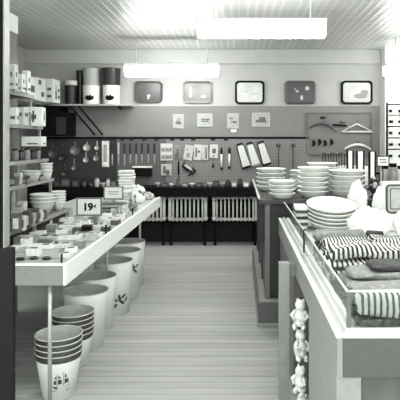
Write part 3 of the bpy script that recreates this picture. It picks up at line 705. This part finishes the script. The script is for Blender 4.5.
def bowlstack(px, py, zz, r, h, pitch, n, lab, m, rr=.62, name='mixing_bowl', cat='bowl', sy=1, tilt=0, d=None, seg=32):
    dd = d or (H - zz) * F / (py - CY); x = X(px, dd)
    for k in range(n):
        th = .004
        prof = [(0, 0), (r * rr, 0), (r * (rr + (1 - rr) * .75), h * .7), (r * .97, h * .96), (r * 1.03, h), (r * 1.03, h - .007)]
        prof = [(0, 0), (r * rr, 0), (r * (rr + (1 - rr) * .75), h * .7), (r * .97, h - .010), (r * 1.04, h - .009), (r * 1.05, h - .003), (r * 1.03, h), (r * .95, h), (r * (rr + (1 - rr) * .75) - th * 1.3, h * .7), (r * rr - th, th), (0, th)]
        o = MB().lathe(prof, (0, 0, 0), seg, 1, sy).build(name, m, None, (x, dd + (k * pitch) * -math.sin(tilt), zz + k * pitch * math.cos(tilt)), (tilt, 0, 0))
        pos = 'topmost' if k == n - 1 else ('bottom one' if k == 0 else '%s from the bottom' % ORD[k])
        tag(o, '%s, %s' % (lab, pos), cat, lab + ' stack')
bowlstack(43, 214, .981, .105, .10, .03, 3, 'white mixing bowl in the left stack on the lowest tier', ENAMEL, .55, d=4.62)
bowlstack(58.5, 214, .981, .062, .07, .024, 5, 'small white bowl in the right stack on the lowest tier', ENAMEL, .6, d=4.80)
bowlstack(31, 178, 1.251, .08, .075, .02, 2, 'white bowl in the left stack on the second tier', mat(.6, .3, .08), .6, d=4.5)
bowlstack(46, 178, 1.251, .055, .085, .03, 3, 'pale tumbler in the right stack on the second tier', OFFW, .7, d=4.78, name='tumbler', cat='tumbler')
for k, (px, d, v) in enumerate([(22, 4.36, .05), (28.5, 4.3, .2), (36.5, 4.62, .04), (41, 4.64, .3)]):
    jar('bottle', X(px, d), d + .0, 1.251, .022, [.05, .06, .05, .045][k], mat(v, .35, .2), 'small %s bottle at the front of the second tier, %s from the left' % ('dark' if v < .1 else 'grey', ORD[k]), 'small bottles on the second tier', DARK, 'bottle')
# third tier: dark bottles and a slanted white box
for k, (px, d, h, v) in enumerate([(15, 4.35, .1, .2), (21, 4.5, .085, .08), (27, 4.55, .1, .3), (33, 4.65, .08, .06), (38, 4.75, .09, .3)]):
    jar('bottle', X(px, d), d, 1.431, .028, h, mat(v, .35, .2), 'small %s bottle on the third tier, %s from the left' % ('dark' if v < .25 else 'pale', ORD[k]), 'small bottles on the third tier', DARK, 'bottle')
carton(X(34, 4.72), 4.72, 1.545, .17, .16, .085, 'white slanted box on the wire stand above the small bottles', 'box', .72, [(.3, .8, .2, .35)], None, .1, None, 'box')
t2 = thing('wire_stand', (X(34, 4.72), 4.72, 1.431), 'thin wire stand carrying the slanted white box', 'stand')
mb = MB()
for sx in (-1, 1):
    for sy in (-1, 1): MB().tube([(sx * .085, sy * .065, 0), (sx * .085, sy * .065, .112)], .004, 6).build('leg', DARK, t2)
mb = MB()
for sy in (-1, 1): mb.tube([(-.09, sy * .065, .108), (.09, sy * .065, .108)], .004, 6)
mb.build('top_wires', DARK, t2)
carton(X(33.5, 4.7), 4.72, 1.721, .16, .14, .165, 'white box with a dark emblem on the fourth tier', 'box', .78, [(.45, .7, .35, .6), (.5, .6, .2, .8)], None, .12, None, 'box')
carton(X(21.5, 4.5), 4.5, 1.721, .08, .12, .15, 'pale narrow box left of the white box on the fourth tier', 'box', .55, [(.2, .8, .5, .7)], None, .05, None, 'box')
for k, (px, d, w, h, v) in enumerate([(13.5, 4.3, .05, .2, .5), (20.0, 4.52, .065, .15, .66), (26.5, 4.7, .05, .20, .72)]):
    carton(X(px, d), d, 2.001, w, .07, h, 'upright %s packet on the top tier, %s from the left' % ('grey' if v < .6 else 'white', ORD[k]), 'packet', v, [(.2, .8, .15, .25), (.3, .6, .5, .7)], 'packets on the top tier', 0, None, 'packet')
for k, (px, d, w, h, v) in enumerate([(14, 4.2, .06, .13, .6), (27, 4.62, .05, .12, .3)]):
    carton(X(px, d), d, 1.721, w, .05, h, ['pale box nearest the post on the fourth tier', 'grey little box between two white ones on the fourth tier'][k], 'box', v, [(.2, .8, .3, .5)], None, 0, None, 'box')
for k, (px, d, h, v) in enumerate([(16, 4.15, .11, .12), (22, 4.3, .13, .5), (19, 4.0, .12, .35)]):
    smallbox('tin', X(px, d), d, .981, .06, .07, h, mat(v, .5, .2), ['dark upright tin at the left of the lowest tier', 'pale upright tin on the lowest tier beside the bowls', 'grey tin in front of the others on the lowest tier'][k], 'tin', None, 0, mat(.6, .6, .1))
for k, (px, d, h, v) in enumerate([(14, 4.1, .07, .1), (18.5, 4.25, .09, .45), (24.5, 4.3, .05, .08)]):
    smallbox('tin', X(px, d), d, 1.251, .05, .06, h, mat(v, .5, .2), ['dark tin at the far left of the second tier', 'pale tin on the second tier left of the bowls', 'low dark tin in front of the bowls on the second tier'][k], 'tin', None, 0, mat(.3, .6, .1))

for k, (px, d, w, h, v) in enumerate([(17, 3.62, .05, .13, .1), (22, 3.70, .05, .10, .5), (27, 3.80, .05, .12, .06), (31, 3.92, .05, .09, .3), (35, 4.02, .05, .11, .08), (39, 4.14, .05, .08, .55), (43, 4.24, .05, .07, .1)]):
    smallbox('tin', X(px, d), d, .981, w, .055, h, mat(v, .5, .2), '%s tin in the front row of the lowest tier, %s from the left' % ('dark' if v < .2 else 'pale', ORD[k]), 'tin', 'tins in the front row of the lowest tier', .1, mat(.5 if v < .2 else .1, .6, .2))
# ================================================================== PAILS UNDER LEFT COUNTER
RIMM = mat(.075, .35, .08); PWHITE = mat(.88, .35, .02)
def pail(x, y, zb, rt, rb, h, label, group, deco=None, band=True, ang=None, name='pail', cat='pail'):
    t = thing(name, (x, y, zb), label, cat, group)
    th = .0018
    def R(z): return rb + (rt - rb) * z / h
    bz = h - .045 if band else h - .012
    prof = [(0, 0), (rb, 0), (R(bz), bz), (rt, h - .006), (rt - th, h - .006), (R(bz) - th, bz), (rb - th, .003), (0, .003)]
    mb = MB().lathe(prof, (0, 0, 0), 40, 1, 1, [0, 0, 1 if band else 0, 1, 2, 2, 2]); mb.mi = 3
    a0 = ang if ang is not None else math.atan2(-y, -x) + .12
    for poly in (deco or []):
        vs = []
        for u, z in poly: r = R(z) + .0012; a = a0 + u / r; vs.append(mb.v((r * math.cos(a), r * math.sin(a), z)))
        mb.face(vs)
    bo = mb.build('body', [PWHITE, RIMM, mat(.45, .4, .06), mat(.10, .6, .15)], t)
    n = 40
    MB().tube([(rt * math.cos(2 * PI * k / n), rt * math.sin(2 * PI * k / n), h - .004) for k in range(n)], .0035, 6, True).build('rim', mat(.62, .3, .05), bo)
    return t
def ell(u, z, a, b, rot=0, n=12): return [(u + a * math.cos(2 * PI * k / n) * math.cos(rot) - b * math.sin(2 * PI * k / n) * math.sin(rot), z + a * math.cos(2 * PI * k / n) * math.sin(rot) + b * math.sin(2 * PI * k / n) * math.cos(rot)) for k in range(n)]
def crescent(u, z, w, d, t, n=8):
    o = [(u - w + 2 * w * i / n, z - d * (1 - (2 * i / n - 1) ** 2)) for i in range(n + 1)]
    i2 = [(u + w - 2 * w * i / n, z - (d - t) * (1 - (1 - 2 * i / n) ** 2) + .004) for i in range(n + 1)]
    return o + i2
def crescents(u, z, w, d, t, n=10):
    q = []
    for i in range(n):
        a, b = 2 * i / n - 1, 2 * (i + 1) / n - 1
        f = lambda s: z - d * (1 - s * s); g = lambda s: z - (d - t) * (1 - s * s) + .003
        q.append([(u + w * a, f(a)), (u + w * b, f(b)), (u + w * b, g(b)), (u + w * a, g(a))])
    return q
ship = [[(-.062, .098), (-.03, .078), (.03, .078), (.055, .098), (.03, .094), (-.03, .094)], [(-.062, .098), (-.075, .112), (-.055, .104)],
        [(-.027, .097), (-.024, .097), (-.024, .175), (-.027, .175)], [(.012, .097), (.015, .097), (.015, .185), (.012, .185)],
        [(-.048, .112), (-.03, .108), (-.030, .138), (-.044, .132)], [(-.02, .108), (.004, .112), (.0, .140), (-.02, .138)], [(-.022, .146), (-.004, .148), (-.014, .168)],
        [(.019, .108), (.046, .114), (.040, .140), (.019, .14)], [(.019, .148), (.034, .150), (.022, .176)], [(-.042, .146), (-.030, .144), (-.030, .168)],
        [(-.085, .07), (-.05, .064), (-.02, .07), (-.05, .068)], [(.0, .066), (.04, .06), (.075, .068), (.04, .065)]]
flower0 = [ell(.0, .20, .010, .028, .2), ell(.03, .21, .022, .009, .5), ell(-.03, .19, .022, .009, -.4), ell(.02, .17, .022, .010, -.7), ell(-.03, .15, .020, .010, .8), ell(.05, .185, .020, .008, .9), ell(-.055, .165, .014, .008, .2)]
flower = [[(u * 1.35 + .01, (z - .18) * 1.35 + .13) for u, z in p] for p in flower0]
GA = 'nested white pails with ship prints under the left counter'
for k in range(4):
    lab = ['white pail with a ship print and dark rim band, bottom of the nearest stack', 'dark-banded pail second from the bottom in the nearest stack', 'dark-banded pail third from the bottom in the nearest stack', 'dark-banded open pail on top of the nearest stack'][k]
    pail(-1.140, 3.40, .001 + k * .034, .143, .098, .285, lab, GA, ship if k == 0 else None)
for k in range(5):
    lab = ['white pail with a ship print, bottom of the second stack', 'dark-banded pail second from the bottom in the second stack', 'dark-banded pail third from the bottom in the second stack', 'dark-banded pail fourth from the bottom in the second stack', 'dark-banded open pail on top of the second stack'][k]
    pail(-1.195, 3.86, .001 + k * .034, .148, .10, .245, lab, GA, [[(u, z - .02) for u, z in p] for p in ship] if k == 0 else None)
GB = 'tall white waste bins under the left counter'
pail(-1.205, 4.22, .001, .172, .135, .43, 'tall plain white waste bin next behind the second pail stack', GB, None, False, name='waste_bin', cat='bin')
pail(-1.235, 4.62, .001, .175, .145, .445, 'tall plain white waste bin third along the row, before the leaf-printed one', GB, None, False, name='waste_bin', cat='bin')
pail(-1.185, 5.05, .001, .178, .15, .48, 'tall white waste bin printed with dark leaves', GB, flower, False, -1.05, name='waste_bin', cat='bin')
pail(-1.195, 5.52, .001, .178, .15, .48, 'tall white waste bin behind the leaf-printed one, dark marks on its side', GB, [[(u, z + .16) for u, z in p] for p in flower[:4]], False, -.75, name='waste_bin', cat='bin')
pail(-1.235, 6.0, .001, .178, .15, .48, 'tall white waste bin farthest along the row under the counter', GB, None, False, name='waste_bin', cat='bin')

# ================================================================== FAR RIGHT COUNTER
t = thing('display_counter', (.216, 4.68, 0), 'tall dark panelled counter with base moulding carrying stacks of pans', 'counter')
cx0, cy0 = .216, 4.68; cw = 2.0; cd = 2.2
body = mat(.045, .45, .12)
BX(.01, cw, .02, cd, .1, 1.05).build('body', body, t)
BX(-.06, cw, -.05, cd, 0, .20).build('base', mat(.15, .45, .1), t, bevel=.005)
mb = MB(); mb.box(-.07, cw, -.06, cd, .0, .03); mb.box(-.045, cw, -.035, cd, .20, .225); mb.build('base_moulding', mat(.34, .4, .08), t, bevel=.006)
BX(.0, .045, .0, .03, .225, 1.05).build('corner_stile', mat(.2, .45, .08), t, bevel=.004)
for y in (.7, 1.4, 2.1): BX(-.005, .02, y - .05, y, .225, 1.05).build('side_stile', mat(.08, .45, .08), t, bevel=.003)
BX(-.055, cw + .02, -.06, cd + .02, 1.05, 1.087).build('top', mat(.06, .5, .1), t, bevel=.004)
BX(-.058, -.042, .0, cd + .02, 1.087, 1.10).build('edge_strip', mat(.6, .4, .05), t)
BX(.0, cw, .004, .02, .93, 1.05).build('frieze', mat(.02, .45, .1), t)

P1 = 1.088
PAN = mat(.74, .3, .04); PAN2 = mat(.66, .3, .08)
bowlstack(282, 0, P1, .112, .05, .036, 4, 'enamel pan in the front left stack on the tall counter', PAN, .72, 'pan', 'pan', 1, 0, 4.76)
bowlstack(271, 0, P1, .145, .06, .042, 5, 'enamel pan in the rear left stack on the tall counter', PAN2, .7, 'pan', 'pan', 1, 0, 5.45)
bowlstack(313, 0, P1, .135, .06, .042, 6, 'enamel pan in the middle stack on the tall counter', PAN, .7, 'pan', 'pan', 1, 0, 4.86)
bowlstack(346.5, 0, P1, .165, .065, .044, 5, 'wide enamel pan in the right stack on the tall counter', PAN2, .74, 'pan', 'pan', 1, 0, 4.9)
bowlstack(300, 0, P1, .10, .05, .04, 5, 'small enamel pan in the stack squeezed between left and middle stacks', PAN2, .7, 'pan', 'pan', 1, 0, 5.42)
bowlstack(322, 0, P1, .15, .06, .044, 6, 'enamel pan in the back stack behind the middle stack', PAN, .7, 'pan', 'pan', 1, 0, 5.55)

# wire rack with upright white boards
rk = thing('wire_rack', (X(335, 5.95), 5.95, P1), 'wire plate rack with upright loops behind the enamel pans', 'rack')
mb = MB()
for sy in (-.08, .08): mb.tube([(-.13, sy, .22), (.3, sy, .22)], .005, 6)
mb.build('rail', WHITE, rk)
for k in range(9):
    x = -.12 + k * .03
    MB().tube([(x, -.08, .22), (x, -.08, .37 - .012 * (k % 3)), (x, .08, .37 - .012 * (k % 3)), (x, .08, .22)], .0055, 6).build('loop', DARK, rk)
for sx in (-.12, .28):
    for sy in (-.08, .08): MB().tube([(sx, sy, 0), (sx, sy, .22)], .006, 6).build('leg', WHITE, rk)
bkb = BX(-.13, .4, -.1, .1, .0, .215).build('shelf_box', WHITE, None, (X(335, 5.95), 6.2, P1), None, .004); tag(bkb, 'white low box behind the wire rack on the tall counter', 'box')
for k, (px0, px1, py0, py1, lab) in enumerate([(347.3, 352.8, 151, 170, 'white upright board with dark edges, shortest of three right of the wire loops'), (357, 363.5, 151.5, 175, 'white upright board with dark edges, middle of three'), (369.5, 375, 152, 180, 'white upright board with dark edges, rightmost of three and nearest the price card')]):
    d = 5.5 + .02 * k; zb = P1; w = (X(px1, d) - X(px0, d)) / 2
    t = thing('upright_board', (X((px0 + px1) / 2, d), d, zb), lab, 'board', 'upright white boards on the tall counter')
    h = Z(py0, d) - zb
    BX(-w, w, -.008, .008, .0, h).build('board', mat(.78, .5, .03), t)
    for s in (-1, 1): BX(s * w - .008, s * w + .008, -.012, .012, .0, h + .006).build('edge_strip', BLACK, t)
    BX(-w - .02, w + .02, -.04, .04, 0, .012).build('foot', DARK, t)

# goods at the right edge of the tall counter
t = thing('price_card', (X(383, 5.2), 5.2, P1), 'little white price card in a dark holder at the right of the tall counter', 'price card')
g = Z(166, 5.2) - P1; BX(-.055, .055, -.004, .004, g, g + .095).build('card', PAPER, t)
mb = MB(); ringprism(mb, [(-.06, g - .006), (.06, g - .006), (.06, g + .1), (-.06, g + .1)], [(-.052, g + .004), (.052, g + .004), (.052, g + .09), (-.052, g + .09)], -.008, .006); mb.build('frame', BLACK, t)
mb = MB(); mb.box(-.035, .03, -.006, -.003, g + .055, g + .068); mb.box(-.03, .035, -.006, -.003, g + .03, g + .042); mb.build('print', MGREY, t)
MB().tube([(0, .006, 0), (0, .006, g + .01)], .006, 6).build('stem', DARK, t); BX(-.04, .04, -.03, .03, 0, .008).build('foot', DARK, t)
t = thing('radio', (X(394.5, 4.9), 4.9, P1), 'white boxy appliance with two dark knobs at the right edge', 'appliance')
BX(-.12, .2, -.07, .07, 0, .135).build('body', WHITE, t, bevel=.012)
for x in (-.075, -.025): MB().lathe([(0, 0), (.013, 0), (.011, .015), (0, .015)], (0, 0, 0), 12).build('knob', BLACK, t, (x, -.07, .09), (PI / 2, 0, 0))
BX(.02, .18, -.075, -.068, .075, .115).build('dial', BLACK, t)
for k, (px, d, r, h, v) in enumerate([(385, 5.75, .05, .24, .45), (393, 5.6, .05, .27, .25), (401, 5.7, .05, .24, .6), (378, 5.9, .04, .16, .12)]):
    jar('jar', X(px, d), d, P1, r, h, mat(v, .3, .3, 20), 'lidded %s jar at the right end of the tall counter, %s' % ('dark' if v < .2 else 'grey' if v < .4 else 'pale', ['behind the price card', 'behind the white appliance', 'rightmost of all', 'behind the rightmost upright board'][k]), 'jars at the right end of the tall counter', BLACK)
# dark ornament
t = thing('candle_holder', (X(374, 4.78), 4.80, P1), 'dark ornate vase with pale flecks beside the enamel pans', 'vase')
MB().lathe([(0, 0), (.035, 0), (.03, .012), (.012, .03), (.03, .06), (.045, .09), (.04, .11), (.03, .105), (0, .08)], (0, 0, 0), 18).build('vase', mat(.04, .3, .3), t)
rg = random.Random(5)
for k in range(9):
    a = rg.uniform(0, 6.28); r = rg.uniform(.005, .045); MB().ball((r * math.cos(a), r * math.sin(a), .10 + rg.uniform(0, .07)), .013 + rg.random() * .008).build('blossom', mat([.03, .5, .12][k % 3], .5, .3), t)

# ================================================================== NEAR TABLES (right)
EX, TT, YJ = .327, .94, 3.10
Y1, Y2 = 1.82, 4.56
TPAINT = mat(.36, .4, .06); TTOP = mat(.5, .4, .06); LEDGE = mat(.8, .3, .04)
def table(y0, y1, name, label, near):
    t = thing(name, (EX, y0, 0), label, 'counter'); L = y1 - y0; W = 1.35
    BX(.02, W, .02, L, TT - .03, TT - .004).build('top', mat(.5, .4, .1), t)
    BX(0, .02, 0, L, TT - .142, TT - .008).build('side_fascia', TPAINT, t, bevel=.003)
    if near: BX(.02, W, 0, .02, TT - .142, TT - .008).build('front_fascia', mat(.15, .4, .05), t, bevel=.003)  # darker colour than the side fascia stands in for shade on this face
    mb = MB(); mb.box(-.004, .018, -.004 if near else 0, L, TT - .008, TT + .004)
    if near: mb.box(.018, W, -.004, .018, TT - .008, TT + .004)
    mb.build('edge_bead', LEDGE, t, bevel=.003)
    BX(.018, .034, .02, L, TT - .006, TT).build('ledge', mat(.42, .35, .06), t)
    mb = MB(); mb.box(.036, .048, .04, L, TT - .006, TT + .012)
    if near: mb.box(.048, W, .04, .052, TT - .006, TT + .012)
    mb.build('glass_channel', mat(.8, .25, .03), t, bevel=.002)
    GH = TT + .135
    sg = BX(.041, .045, .046, L - .01, TT + .012, GH).build('side_glass', GLASS, t)
    BX(.0395, .0465, .046, L - .01, GH, GH + .006).build('glass_trim', mat(.8, .25, .03, 25, .3), sg)
    if near:
        fg = BX(.06, W, .044, .048, TT + .012, GH).build('front_glass', GLASS, t)
        BX(.05, W, .0425, .0495, GH, GH + .006).build('glass_trim', mat(.8, .25, .03, 25, .3), fg)
        BX(.041, .056, .042, .05, TT + .012, GH).build('corner_post', mat(.2, .3, .1, 25, .3), t)
    return t
t = table(Y1, YJ - .004, 'glass_edged_table', 'grey display table with a glass rim at the right foreground holding rugs and cloths', True)
BX(.012, 1.3, .03, .84, 0, TT - .142).build('cabinet_base', mat(.38, .45, .06), t)
BX(.0, .085, .012, .03, 0, TT - .142).build('front_stile', mat(.38, .45, .06), t, bevel=.003)
BX(.085, 1.29, .022, .03, 0, TT - .142).build('front_panel', mat(.15, .5, .3, 8), t, bevel=.003)
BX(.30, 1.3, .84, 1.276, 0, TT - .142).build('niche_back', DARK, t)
t = table(YJ, Y2, 'glass_edged_table', 'grey display table with a glass rim standing beyond the nearest one, holding oval pans', False)
BX(.01, 1.3, .3, 1.45, 0, TT - .142).build('cabinet_base', mat(.2, .45, .1), t)
BX(-.102, -.040, .02, .07, 0, TT - .05).build('end_board', mat(.33, .45, .06), t, bevel=.003)
BX(-.040, -.001, .03, .06, TT - .13, TT - .06).build('cross_piece', mat(.2, .45, .06), t)
BX(.036, .05, -.0, .012, TT + .012, TT + .145).build('glass_clip', DARK, t)

# plush strings hanging in the niche
def doll(z0, z1, x, y, label, seed):
    rg = random.Random(seed); h = z1 - z0
    t = thing('bagged_doll', (x, y, z0), label, 'doll', 'bagged soft toys hanging in the table niche', (rg.uniform(-.15, .15), rg.uniform(-.12, .12), rg.uniform(-.9, .9))); t.scale = (rg.uniform(.8, 1.05), 1, 1)
    m = mat(.8, .35, .25, 40)
    bm_b = MB(); bm_b.ball((0, 0, h * .42), .043, .032, h * .30); bm_b.ball((.004, 0, h * .25), .038, .03, h * .16); bm_b.build('body', m, t)
    mb = MB(); mb.ball((0, -.004, h * .80), .034, .030, h * .17); mb.ball((-.018, 0, h * .92), .010, .008, .014); mb.ball((.018, 0, h * .92), .010, .008, .014); mb.build('head', m, t)
    for s in (-1, 1):
        MB().tube([(s * .024, -.01, h * .62), (s * .052, -.02, h * .5), (s * .03, -.03, h * .36)], [.013, .012, .010], 8).build('arm', m, t)
        MB().tube([(s * .018, -.005, h * .24), (s * .03, -.02, h * .12), (s * .02, -.028, .012)], [.016, .014, .012], 8).build('leg', m, t)
    MB().tube([(0, 0, h * .95), (0, .004, h * 1.02)], .004, 6).build('tie', DARK, t)
zt = .75
for k in range(4):
    doll(zt - .175 * (k + 1), zt - .175 * k, X(299 + 1.0 * k, 2.92), 2.92, 'white bagged soft toy hanging in the dark table niche, %s from the top' % ORD[k], k)

# ---- oval pans on the far glass table
bowlstack(331, 0, TT + .026, .176, .05, .028, 5, 'oval enamel pan in the stack on the glass-edged table', mat(.66, .3, .06), .84, 'oval_pan', 'pan', 1.45, .105, 4.05, 48)
for k in range(7):
    o = BX(-.045, .045, -.12, .12, 0, .022).build('flat_packet', mat([.6, .1, .65, .06, .55, .12, .68][k], .6, .1), None, (X(300, 3.95) + .02, 4.12, TT + .001 + .023 * k), (0, 0, .05 * (k % 3 - 1)), .002)
    tag(o, 'thin %s packet in the stack left of the oval pans, %s from the bottom' % ('dark' if k % 2 else 'white', ORD[k]), 'packet', 'thin packets stacked left of the oval pans')
# white plastic bags
PL = mat(.82, .25, .06, 10)
bag(369, 240, TT + .001, .14, .10, .12, .8, 'large white plastic bag heaped behind the rugs', 11, mm=PL)
bag(409, 239, TT + .001, .10, .10, .11, .8, 'white plastic bag at the right behind the striped rugs', 12, mm=PL)
bag(357, 219, TT + .001, .085, .10, .18, .8, 'tall white plastic bag right of the oval pans', 13, mm=PL)
bag(386, 220, TT + .001, .11, .09, .17, .8, 'white plastic bag in front of the upright grey tray', 14, mm=PL)
# upright grey tray on a white box
d = 3.95; x = X(400, d)
o = BX(-.15, .22, -.09, .12, 0, Z(213.5, d) - TT).build('white_box', WHITE, None, (x, d + .06, TT), None, .004); tag(o, 'white box under the upright grey tray', 'box')
t = thing('metal_tray', (x, d, Z(213.5, d) + .001), 'grey metal tray with a double rim standing upright at the right edge', 'tray', None, (-.06, 0, 0))
w, h = .105, Z(184.5, d) - Z(213.5, d)
mb = MB(); ringprism(mb, [(a, b + h / 2) for a, b in rrect(w, h / 2, .03)], [(a, b + h / 2) for a, b in rrect(w - .012, h / 2 - .012, .022)], -.02, .0); mb.build('rim', DGREY, t)
MB().prism([(a, b + h / 2) for a, b in rrect(w - .012, h / 2 - .012, .022)], -.012, .0).build('border', LGREY, t)
mb = MB(); ringprism(mb, [(a, b + h / 2) for a, b in rrect(w - .030, h / 2 - .030, .014)], [(a, b + h / 2) for a, b in rrect(w - .036, h / 2 - .036, .01)], -.016, -.010); mb.build('inner_line', DGREY, t)
# ---- rugs and cloths
RUG = stripemat('striped_rug', .03, .62, .023, mid=.45); RUG2 = stripemat('striped_rug_fine', .035, .6, .017); RUG3 = stripemat('striped_rug_front', .12, .5, .021, mid=.36)
CL1 = mat(.21, .95, .25, 50); CL2 = mat(.10, .95, .3, 50); CL3 = mat(.30, .95, .2, 50)
def cloth(name, x0, x1, yc, zb, ry, h, m, label, cat, rib=0, period=.03, bend=0, power=.6, seed=0, wob=.004, rz=0, n=None):
    o = MB().soft(x0 - (x0 + x1) / 2, x1 - (x0 + x1) / 2, 0, 0, ry, h, n or (260 if rib else 60), 22, wob, rib, period, power, bend, seed).build(name, m, None, ((x0 + x1) / 2, yc, zb), (0, 0, rz))
    return tag(o, label, cat, 'rugs and cloths heaped on the near table')
T0 = TT + .001
PILE = ['bottom layer', 'middle layer', 'top layer', 'uppermost layer']
cloth('folded_cloth', .42, 1.0, 3.02, T0, .06, .10, CL2, 'dark thick cloth forming a base under the rolled cloth by the bags', 'cloth', seed=1)
cloth('rolled_cloth', .41, .70, 3.01, T0 + .101, .045, .055, CL3, 'pale rolled cloth lying before the white bags', 'cloth', seed=2, bend=.015)
cloth('rolled_cloth', .705, .80, 3.01, T0 + .101, .04, .05, mat(.05, .95, .3, 50), 'short dark rolled cloth at the end of the pale roll', 'cloth', seed=22)
for k in range(3):
    cloth('striped_rug', .41 + .01 * k, .67, 2.81, T0 + .049 * k, .085 - .006 * k, .048, RUG2, 'narrow striped rug at the left of the rear pile, ' + PILE[k], 'rug', .05, .017, seed=3 + k, wob=.006)
    cloth('striped_rug', .69, 1.55 - .03 * k, 2.84, T0 + .051 * k, .09, .05, RUG2, 'striped rug at the right of the rear pile, ' + PILE[k], 'rug', .04, .017, seed=30 + k, wob=.006)
    cloth('striped_rug', .405 + .012 * k, 1.5, 2.585 + .008 * k, T0 + .050 * k, .105 - .008 * k, .049, RUG, 'wide boldly striped rug in the middle pile, ' + PILE[k], 'rug', .06, .023, seed=50 + k, bend=-.01, wob=.008)
for k, (xa, yc, ry, h, z, m, nm) in enumerate([(.41, 2.33, .115, .038, 0, CL2, 'dark cloth, bottom layer of the unstriped pile'), (.43, 2.31, .10, .036, .039, CL1, 'grey cloth, second layer of the unstriped pile'), (.46, 2.30, .085, .034, .076, CL3, 'light grey cloth, third layer of the unstriped pile'), (.55, 2.31, .06, .028, .111, CL2, 'dark cloth, topmost on the unstriped pile')]):
    cloth('folded_cloth', xa, 1.45 - .02 * k, yc, T0 + z, ry, h, m, nm, 'cloth', seed=60 + k, bend=.012 * (k - 1), rz=.015 * (k - 1), wob=.006)
for k, (xa, ry, h, z, m, nm) in enumerate([(.405, .075, .04, 0, CL2, 'dark cloth, bottom layer just behind the front rug'), (.41, .072, .036, .041, CL1, 'grey cloth, middle layer just behind the front rug'), (.42, .06, .03, .078, CL3, 'light grey cloth, top layer just behind the front rug')]):
    cloth('folded_cloth', xa, 1.5, 2.07, T0 + z, ry, h, m, nm, 'cloth', seed=70 + k, bend=.01 * k, wob=.005)
cloth('striped_rug', .412, 1.5, 1.925, T0 + .031, .036, .085, RUG3, 'striped rug pressed against the front glass', 'rug', .03, .021, seed=11, wob=.005)
cloth('folded_cloth', .412, 1.5, 1.925, T0, .034, .03, mat(.12, .9, .7, 60), 'dark flecked cloth under the striped rug at the front glass', 'cloth', seed=12)

# ---- card rack at the right edge of the back wall
t = thing('card_rack', (X(387, 7.6), 7.6, 0), 'black wire rack of carded goods at the right edge before the white pier', 'rack')
MB().tube([(0, 0, 0), (0, 0, 2.13)], .016, 8).build('post', BLACK, t)
MB().tube([(.38, 0, 0), (.38, 0, 2.13)], .016, 8).build('post', BLACK, t)
for z in (2.1, 1.95, 1.79, 1.63, 1.47): MB().tube([(0, -.0, z), (.38, -.0, z)], .011, 6).build('bar', BLACK, t)
BX(-.05, .43, -.15, .15, 0, .03).build('foot', BLACK, t)
k = 0
for r_, z in enumerate((2.1, 1.95, 1.79, 1.63, 1.47)):
    for c, x in enumerate((.06, .19, .31)):
        tt = thing('carded_item', (X(387, 7.6) + x, 7.58, z - .135), 'white carded item on the black rack, %s row, %s column' % (ORD[r_], ['left', 'middle', 'right'][c]), 'carded item', 'carded items on the black rack')
        BX(-.05, .05, -.008, -.004, 0, .12).build('card', mat(.76, .6, .06), tt)
        BX(-.04, .012 * (c + r_ % 2), -.03, -.007, .025, .06).build('gadget', BLACK, tt, bevel=.003)
        k += 1

# ================================================================== FOREGROUND POST
d = 1.5
t = thing('door_post', (X(-8, d), d, 0), 'dark post with a pale side edge at the left edge of the picture', 'post')
xe = X(4.5, d) - X(-8, d)
BX(-.06, xe - .004, 0, .033, 1.30, 2.6).build('post', BLACK, t)
BX(xe - .004, xe, .0, .033, 1.30, 2.6).build('lit_edge_paint', mat(.3, .45, .1), t)['label'] = 'upper side edge with light painted in'  # paler colour stands in for light falling on the side of the post
BX(-.06, X(13, d) - X(-8, d), -.002, .016, 0, 1.30).build('lower_panel', mat(.008, .5, .3, spec=.2), t)

# ================================================================== WORLD, CAMERA
w = bpy.data.worlds.new('world'); S.world = w; w.use_nodes = True
w.node_tree.nodes['Background'].inputs[0].default_value = (.95, 1, .97, 1)
w.node_tree.nodes['Background'].inputs[1].default_value = 1.65
cam = bpy.data.cameras.new('camera'); co = bpy.data.objects.new('camera', cam); COL.objects.link(co)
co.location = (0, 0, H); co.rotation_euler = (PI / 2, 0, 0)
cam.sensor_fit = 'HORIZONTAL'; cam.sensor_width = 36; cam.lens = 36 * F / 400
cam.shift_x = (200 - CX) / 400; cam.shift_y = (CY - 200) / 400; cam.clip_start = .05
S.camera = co
S.view_settings.view_transform = 'Standard'; S.view_settings.look = 'None'; S.view_settings.gamma = 1; S.view_settings.use_curve_mapping = False
S.view_settings.exposure = .96
